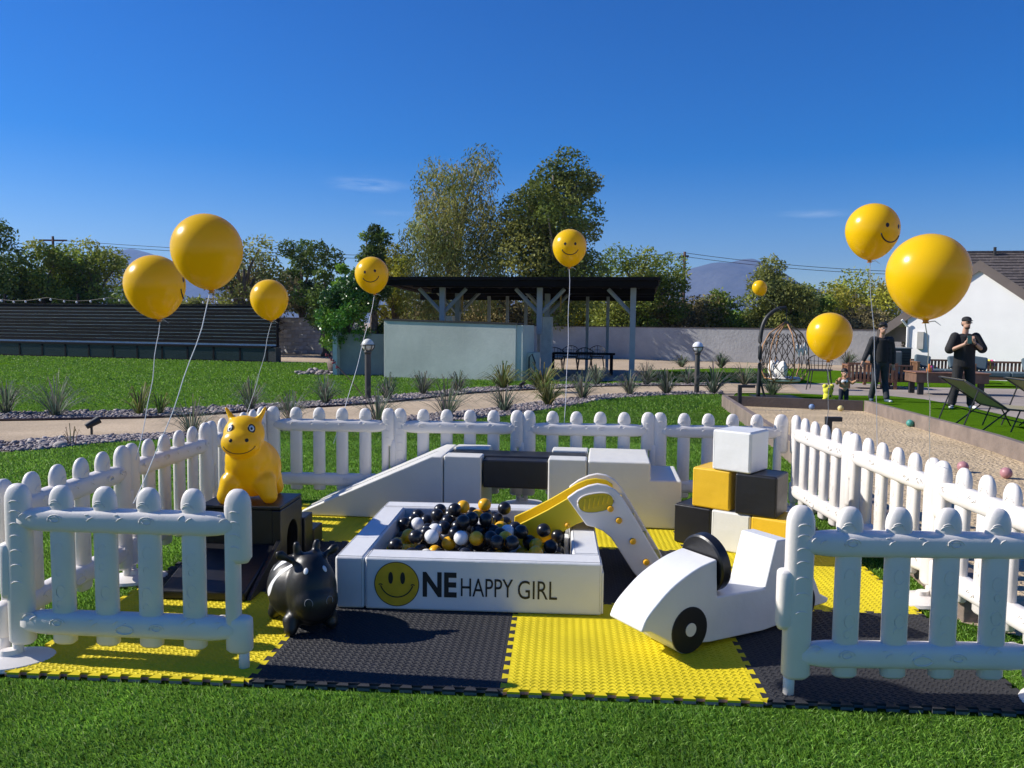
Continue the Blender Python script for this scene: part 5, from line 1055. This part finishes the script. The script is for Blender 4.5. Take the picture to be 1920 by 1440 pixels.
# ---- people
M_skin = mat('skin', (.50, .29, .20), .55, .06, 10, 0, 40, .4); M_bk = mat('black_cloth', (.012, .012, .013), .85, .2, 10, .3, 30); M_flan = mat('dark_flannel', (.022, .023, .026), .9, .5, 14, .3, 30); M_jean = mat('dark_jeans', (.030, .034, .042), .85, .2, 10, .3, 30); M_hair = mat('black_hair', (.010, .008, .007), .6, .3, 30, .4, 60)
M_shoe = mat('white_shoe', (.72, .72, .72), .6); M_shoeb = mat('blue_shoe', (.06, .10, .15), .7)
def hand(b, wrist, dirn, up, curl=.5, s=1., side=1):
    w_ = Vector(wrist); d = Vector(dirn).normalized(); u = Vector(up); u = (u - d * u.dot(d)).normalized(); sd2 = d.cross(u) * side
    pc = w_ + d * .045 * s; b.ball(pc, (.040 * s, .022 * s, .045 * s), 10, 8, rot=Matrix((sd2, u, d)).transposed())
    for k, L_ in enumerate((.068, .078, .074, .058)):
        base = w_ + d * .085 * s + sd2 * (.030 - .020 * k) * s; k1 = base + (d * (1 - curl * .5) - u * curl * .6).normalized() * L_ * .5 * s; k2 = k1 + (d * (1 - curl * 1.2) - u * curl * 1.1).normalized() * L_ * .5 * s; b.cap(base, k1, .0095 * s, .009 * s, 6); b.cap(k1, k2, .009 * s, .0075 * s, 6)
    t0 = w_ + d * .02 * s + sd2 * .03 * s; t1 = t0 + (sd2 * .8 + d * .6).normalized() * .04 * s; b.cap(t0, t1, .011 * s, .010 * s, 6); b.cap(t1, t1 + (d * .9 - u * .3 * curl).normalized() * .032 * s, .010 * s, .008 * s, 6)
def head(b, o, c, s, look=0., nod=0., skin=None):
    c = Vector(c); q = Matrix.Rotation(look, 3, 'Z') @ Matrix.Rotation(nod, 3, 'X'); W = lambda x, y, z: c + q @ (Vector((x, y, z)) * s)
    b.ball(W(0, .005, .03), (.077 * s, .095 * s, .10 * s), 16, 12, rot=q); b.ball(W(0, -.02, -.045), (.060 * s, .07 * s, .07 * s), 14, 10, rot=q); b.cap(W(0, -.088, .012), W(0, -.106, -.014), .011 * s, .017 * s, 8)
    for e in (-1, 1): b.ball(W(e * .078, .01, .0), (.012 * s, .022 * s, .032 * s), 8, 6, rot=q)
    for e in (-1, 1):
        MB().ball(W(e * .032, -.083, .022), (.014 * s, .008 * s, .009 * s), 8, 6).build('eye', M_pw, o, True); MB().ball(W(e * .032, -.0905, .022), (.006 * s, .004 * s, .007 * s), 8, 6).build('pupil', M_ink, o, True); MB().tube([W(e * .014, -.093, .044), W(e * .034, -.094, .050), W(e * .053, -.084, .044)], .0045 * s, 5).build('eyebrow', M_hair, o)
    MB().tube([W(-.026, -.083, -.050), W(-.012, -.090, -.056), W(.012, -.090, -.056), W(.026, -.083, -.050)], .0048 * s, 6).build('mouth', mat('lips', (.34, .12, .10), .5), o, True)
    return W
def person(label, loc, rz): return thing('person', label, 'person', loc, rz)
def legs(o, m, hips, knees, ankles, r=(.095, .066, .058), hem=.062, crotch=.9, s=1.):
    b = MB(); b.ball((0, 0, hips[0][2] + .04 * s), (.165 * s, .115 * s, .12 * s), 16, 10)
    for h_, k_, a_ in zip(hips, knees, ankles): b.cap(h_, k_, r[0] * s, r[1] * s); b.cap(k_, a_, r[1] * s, r[2] * s); b.ball(a_, (hem * s, hem * 1.1 * s, .05 * s), 10, 8)
    return blob(b, 'trousers', m, o, .016 * s, 4)
def shoe(o, a, yaw, m, s=1., sole=None):
    q = Matrix.Rotation(yaw, 3, 'Z'); A = Vector(a); b = MB(); b.ball(A + q @ Vector((0, .0, .045 * s)), (.043 * s, .055 * s, .05 * s), 12, 8, rot=q); b.ball(A + q @ Vector((0, -.09 * s, .033 * s)), (.046 * s, .085 * s, .034 * s), 12, 8, rot=q); b.ball(A + q @ Vector((0, -.14 * s, .028 * s)), (.043 * s, .05 * s, .028 * s), 12, 8, rot=q); return blob(b, 'shoe', m, o, .01 * s, 3)
# man with cap and phone
p = gp(1803, 766); PS = (at(1812, 593, p.y).z - p.z) / 1.80
m1 = person('person in black cap, shirt and trousers holding a phone at chest', (p.x, p.y, p.z + .004), R(-8)); s = PS; V3 = lambda x, y, z: Vector((x, y, z)) * PS
b = MB(); b.cap(V3(0, .02, 1.42), V3(0, -.005, 1.55), .058 * s, .055 * s); W1 = head(b, m1, V3(0, -.02, 1.655), s * .98, R(6), R(4)); b.ball(V3(0, 0, 1.22), (.15 * s, .09 * s, .22 * s), 14, 10); b.ball(V3(0, 0, .98), (.14 * s, .09 * s, .14 * s), 12, 8)
el = (V3(-.31, -.06, 1.12), V3(.31, -.06, 1.14)); wr2 = (V3(-.105, -.26, 1.26), V3(.065, -.25, 1.295))
for sh, e, w2 in zip((V3(-.20, 0, 1.42), V3(.20, 0, 1.42)), el, wr2): b.cap(sh, e, .05 * s, .042 * s); b.cap(e, w2, .042 * s, .029 * s)
hand(b, wr2[0], V3(.55, -.15, .75), V3(.2, -1, .1), .75, s, 1); hand(b, wr2[1], V3(-.35, -.2, .9), V3(-.2, -1, 0), .95, s, -1)
for x in (-.11, .13): b.cap(V3(x, 0, .9), V3(x * 1.25, .0, .12), .06 * s, .04 * s)
blob(b, 'body', M_skin, m1, .009, 3)
b = MB(); b.ball(V3(0, .0, 1.36), (.205 * s, .115 * s, .11 * s), 18, 12); b.tube([V3(0, 0, 1.42), V3(0, 0, 1.2), V3(0, 0, 1.0), V3(0, 0, .80)], [.17 * s, .195 * s, .195 * s, .20 * s], 18)
b.v = [(x, y * .64, z) for x, y, z in b.v]
for sh, e in zip((V3(-.19, 0, 1.40), V3(.19, 0, 1.40)), el): b.cap(sh, e + (sh - e) * .12, .088 * s, .092 * s)
blob(b, 'shirt', M_bk, m1, .014, 5); legs(m1, M_bk, (V3(-.10, 0, .84), V3(.10, 0, .84)), (V3(-.13, -.02, .47), V3(.135, -.01, .47)), (V3(-.19, 0, .10), V3(.16, 0, .10)), (.105, .085, .072), .078, s=s)
shoe(m1, V3(-.19, -.01, 0), R(-25), M_shoe, s); shoe(m1, V3(.16, -.01, 0), R(15), M_shoe, s)
b = MB(); b.ball(W1(0, .008, .075), (.088 * s, .104 * s, .065 * s), 16, 10); b.ball(W1(0, -.105, .062), (.068 * s, .07 * s, .012 * s), 14, 6); blob(b, 'cap', M_bk, m1, .009, 3); b = MB(); b.ball(W1(0, .03, .0), (.08 * s, .078 * s, .075 * s), 14, 10); blob(b, 'hair', M_hair, m1, .01, 2)
b = MB(); b.ball(W1(0, -.045, -.083), (.050 * s, .048 * s, .026 * s), 12, 8); b.build('beard', mat('beard', (.05, .032, .024), .9), m1, True); MB().tube([W1(-.06, -.086, .022), W1(-.03, -.101, .02), W1(0, -.104, .024), W1(.03, -.101, .02), W1(.06, -.086, .022)], .012 * s, 6).build('sunglasses', M_ink, m1, True)
ph = MB(); ph.box(-.038 * s, .038 * s, -.005, .005, -.078 * s, .078 * s, M=Matrix.Translation(wr2[0] + V3(.065, -.045, .085)) @ Matrix.Rotation(R(-12), 4, 'Z') @ Matrix.Rotation(R(-15), 4, 'X')); pho = ph.build('phone', mat('phone_case', (.03, .075, .065), .4), None, bevel=.006); pho.matrix_world = Matrix.Translation(m1.location) @ Matrix.Rotation(R(-8), 4, 'Z'); tag(pho, 'dark green phone held at chest by the capped person', 'phone')
MB().tube([wr2[1] + V3(.034 * math.cos(a) + .012, .0, .034 * math.sin(a) - .02) for a in np.linspace(0, 6.28, 15)], .010 * s, 6).build('watch', M_ink, m1)
# walking man
p = gp(1648, 753); PS = (at(1640, 606, p.y).z - p.z) / 1.74; s = PS
m2 = person('person in dark flannel jacket walking across the grass looking down', (p.x, p.y, p.z + .004), R(-4))
b = MB(); b.cap(V3(0, .0, 1.40), V3(0, -.035, 1.52), .056 * s, .053 * s); W2 = head(b, m2, V3(-.005, -.065, 1.615), s, R(-6), R(10)); b.ball(V3(0, 0, 1.2), (.145 * s, .09 * s, .22 * s), 14, 10); b.ball(V3(0, 0, .96), (.135 * s, .09 * s, .14 * s), 12, 8)
el = (V3(-.285, .03, 1.10), V3(.275, .05, 1.10)); wr2 = (V3(-.40, -.06, .90), V3(.285, .03, .84))
for sh, e, w2 in zip((V3(-.19, 0, 1.38), V3(.19, 0, 1.38)), el, wr2): b.cap(sh, e, .046 * s, .038 * s); b.cap(e, w2, .038 * s, .027 * s)
hand(b, wr2[0], V3(-.3, -.25, -.9), V3(0, 1, 0), .4, s, 1); hand(b, wr2[1], V3(.0, -.1, -1), V3(0, 1, 0), .4, s, -1)
kn = (V3(-.125, -.06, .47), V3(.12, .04, .46)); ak = (V3(-.14, .09, .10), V3(.12, -.10, .10))
for x, k_, a_ in zip((-.095, .095), kn, ak): b.cap(V3(x, 0, .86), k_, .06 * s, .05 * s); b.cap(k_, a_, .05 * s, .035 * s)
blob(b, 'body', M_skin, m2, .009, 3)
b = MB(); b.ball(V3(0, 0, 1.33), (.16 * s, .095 * s, .11 * s), 16, 10); b.tube([V3(0, 0, 1.38), V3(0, 0, 1.1), V3(0, 0, .86)], [.13 * s, .155 * s, .155 * s], 16); b.v = [(x, y * .72 - .012, z) for x, y, z in b.v]; blob(b, 'tshirt', M_bk, m2, .013, 4)
for sx_ in (-1, 1):                                           # open jacket: two fronts with sleeves
    b = MB(); b.ball(V3(sx_ * .13, .015, 1.35), (.09 * s, .105 * s, .10 * s), 14, 10); b.tube([V3(sx_ * .135, .01, 1.36), V3(sx_ * .145, .01, 1.1), V3(sx_ * .155, .01, .84)], [.085 * s, .078 * s, .075 * s], 14); b.ball(V3(sx_ * .07, .07, 1.15), (.1 * s, .045 * s, .28 * s), 12, 10)
    k = 0 if sx_ < 0 else 1; sh = V3(sx_ * .19, 0, 1.375); b.cap(sh, el[k], .076 * s, .064 * s); b.cap(el[k], el[k].lerp(wr2[k], .88), .064 * s, .052 * s); blob(b, 'jacket_half', M_flan, m2, .013, 4)
legs(m2, M_jean, (V3(-.09, 0, .84), V3(.09, 0, .84)), kn, ak, (.098, .076, .066), .07, s=s); shoe(m2, ak[0] - V3(0, 0, .10), R(-15), M_shoeb, s); shoe(m2, ak[1] - V3(0, 0, .10), R(12), M_shoeb, s); MB().ball(ak[1] + V3(.03, -.16, -.07), (.04 * s, .035 * s, .024 * s), 10, 8).build('shoe_toe', M_shoe, m2, True)
b = MB(); b.ball(W2(0, .022, .055), (.096 * s, .108 * s, .092 * s), 16, 12); b.ball(W2(-.05, -.02, .09), (.05 * s, .06 * s, .045 * s), 10, 8); b.ball(W2(0, -.045, .095), (.07 * s, .045 * s, .035 * s), 12, 8); b.ball(W2(0, .05, -.01), (.08 * s, .06 * s, .08 * s), 12, 8); blob(b, 'hair', M_hair, m2, .011, 3)
# toddler
p = gp(1581, 757); PS = (at(1581, 690, p.y).z - p.z) / .80; s = PS
m3 = person('toddler in tan and white top and navy trousers behind the court board', (p.x, p.y, p.z + .004), R(-6))
b = MB(); b.cap(V3(0, .0, .56), V3(0, -.005, .60), .036 * s, .036 * s); W3 = head(b, m3, V3(0, -.01, .685), s * .80, R(0), R(6)); b.ball(V3(0, 0, .47), (.088 * s, .07 * s, .12 * s), 14, 10); b.ball(V3(0, 0, .34), (.088 * s, .075 * s, .08 * s), 12, 8)
el = (V3(-.155, -.03, .46), V3(.165, -.04, .47)); wr2 = (V3(-.185, -.12, .50), V3(.215, -.12, .52))
for sh, e, w2 in zip((V3(-.09, 0, .55), V3(.09, 0, .55)), el, wr2): b.cap(sh, e, .033 * s, .029 * s); b.cap(e, w2, .029 * s, .02 * s)
hand(b, wr2[0], V3(-.2, -.5, .6), V3(0, .4, .8), .5, s * .55, 1); hand(b, wr2[1], V3(.2, -.5, .6), V3(0, .4, .8), .5, s * .55, -1)
for x in (-.055, .055): b.cap(V3(x, 0, .32), V3(x * 1.2, 0, .06), .045 * s, .03 * s)
blob(b, 'body', M_skin, m3, .007, 2)
b = MB(); b.ball(V3(0, 0, .47), (.105 * s, .085 * s, .125 * s), 16, 10); b.ball(V3(0, 0, .40), (.108 * s, .088 * s, .07 * s), 14, 8)
for sh, e, w2 in zip((V3(-.085, 0, .545), V3(.085, 0, .545)), el, wr2): b.cap(sh, e, .045 * s, .04 * s); b.cap(e, e.lerp(w2, .7), .04 * s, .032 * s)
tp3 = blob(b, 'top', mat('tan_knit', (.42, .22, .12), .9, .15, 30), m3, .008, 3); bpy.context.view_layer.update()
for x, z, rx, c in ((-.035, .515, .03, 'w'), (.03, .51, .034, 'w'), (-.06, .50, .022, 'w'), (.0, .485, .022, 'b')): spot(tp3, (x * s, -1, z * s), (0, 1, 0), rx * s, .03 * s, 'print', M_pw if c == 'w' else M_ink, m3, .004)
legs(m3, mat('navy', (.012, .016, .035), .85), (V3(-.05, 0, .30), V3(.05, 0, .30)), (V3(-.058, -.01, .17), V3(.058, -.01, .17)), (V3(-.062, 0, .05), V3(.062, 0, .05)), (.115, .092, .078), .082, s=s * .54); shoe(m3, V3(-.062, 0, 0), R(-8), M_shoe, s * .55); shoe(m3, V3(.062, 0, 0), R(8), M_shoe, s * .55)
b = MB(); b.ball(W3(0, .018, .05), (.084 * s * .85, .1 * s * .85, .085 * s * .85), 14, 10); b.ball(W3(0, .05, .0), (.078 * s * .85, .055 * s * .85, .08 * s * .85), 12, 8); blob(b, 'hair', M_hair, m3, .008, 2)
# yellow plush toy beside the toddler
pq = gp(1552, 754); pz = thing('plush_toy', 'yellow round plush toy with dark spots beside the toddler', 'plush toy', (pq.x, pq.y, pq.z + .004), R(10)); b = MB(); b.ball((0, 0, .25), (.11, .10, .11)); b.ball((0, 0, .12), (.10, .09, .11)); b.ball((-.08, 0, .33), .05); b.ball((.08, 0, .33), .05); b.ball((-.09, -.03, .05), .05); b.ball((.09, -.03, .05), .05); bo_ = blob(b, 'body', mat('plush_yellow', (.72, .66, .06), .95), pz, .012, 3); bpy.context.view_layer.update()
for x, z in ((-.04, .28), (.045, .28), (.0, .13)): spot(bo_, (x, -1, z), (0, 1, 0), .022, .022, 'spot', M_ink, pz)

# ---- haze between the yard and the mountains
hm = bpy.data.materials.new('haze'); hm.use_nodes = True; n = hm.node_tree.nodes; n.clear(); ho = n.new('ShaderNodeOutputMaterial'); pv = n.new('ShaderNodeVolumePrincipled'); pv.inputs['Color'].default_value = (.30, .52, 1, 1); pv.inputs['Density'].default_value = HAZE if 'HAZE' in globals() else 1.3e-4; pv.inputs['Anisotropy'].default_value = .2; hm.node_tree.links.new(pv.outputs[0], ho.inputs['Volume'])
hzb = MB().box(-7500, 7500, -300, 5800, -2, 520).build('haze', hm); hzb['kind'] = 'stuff'
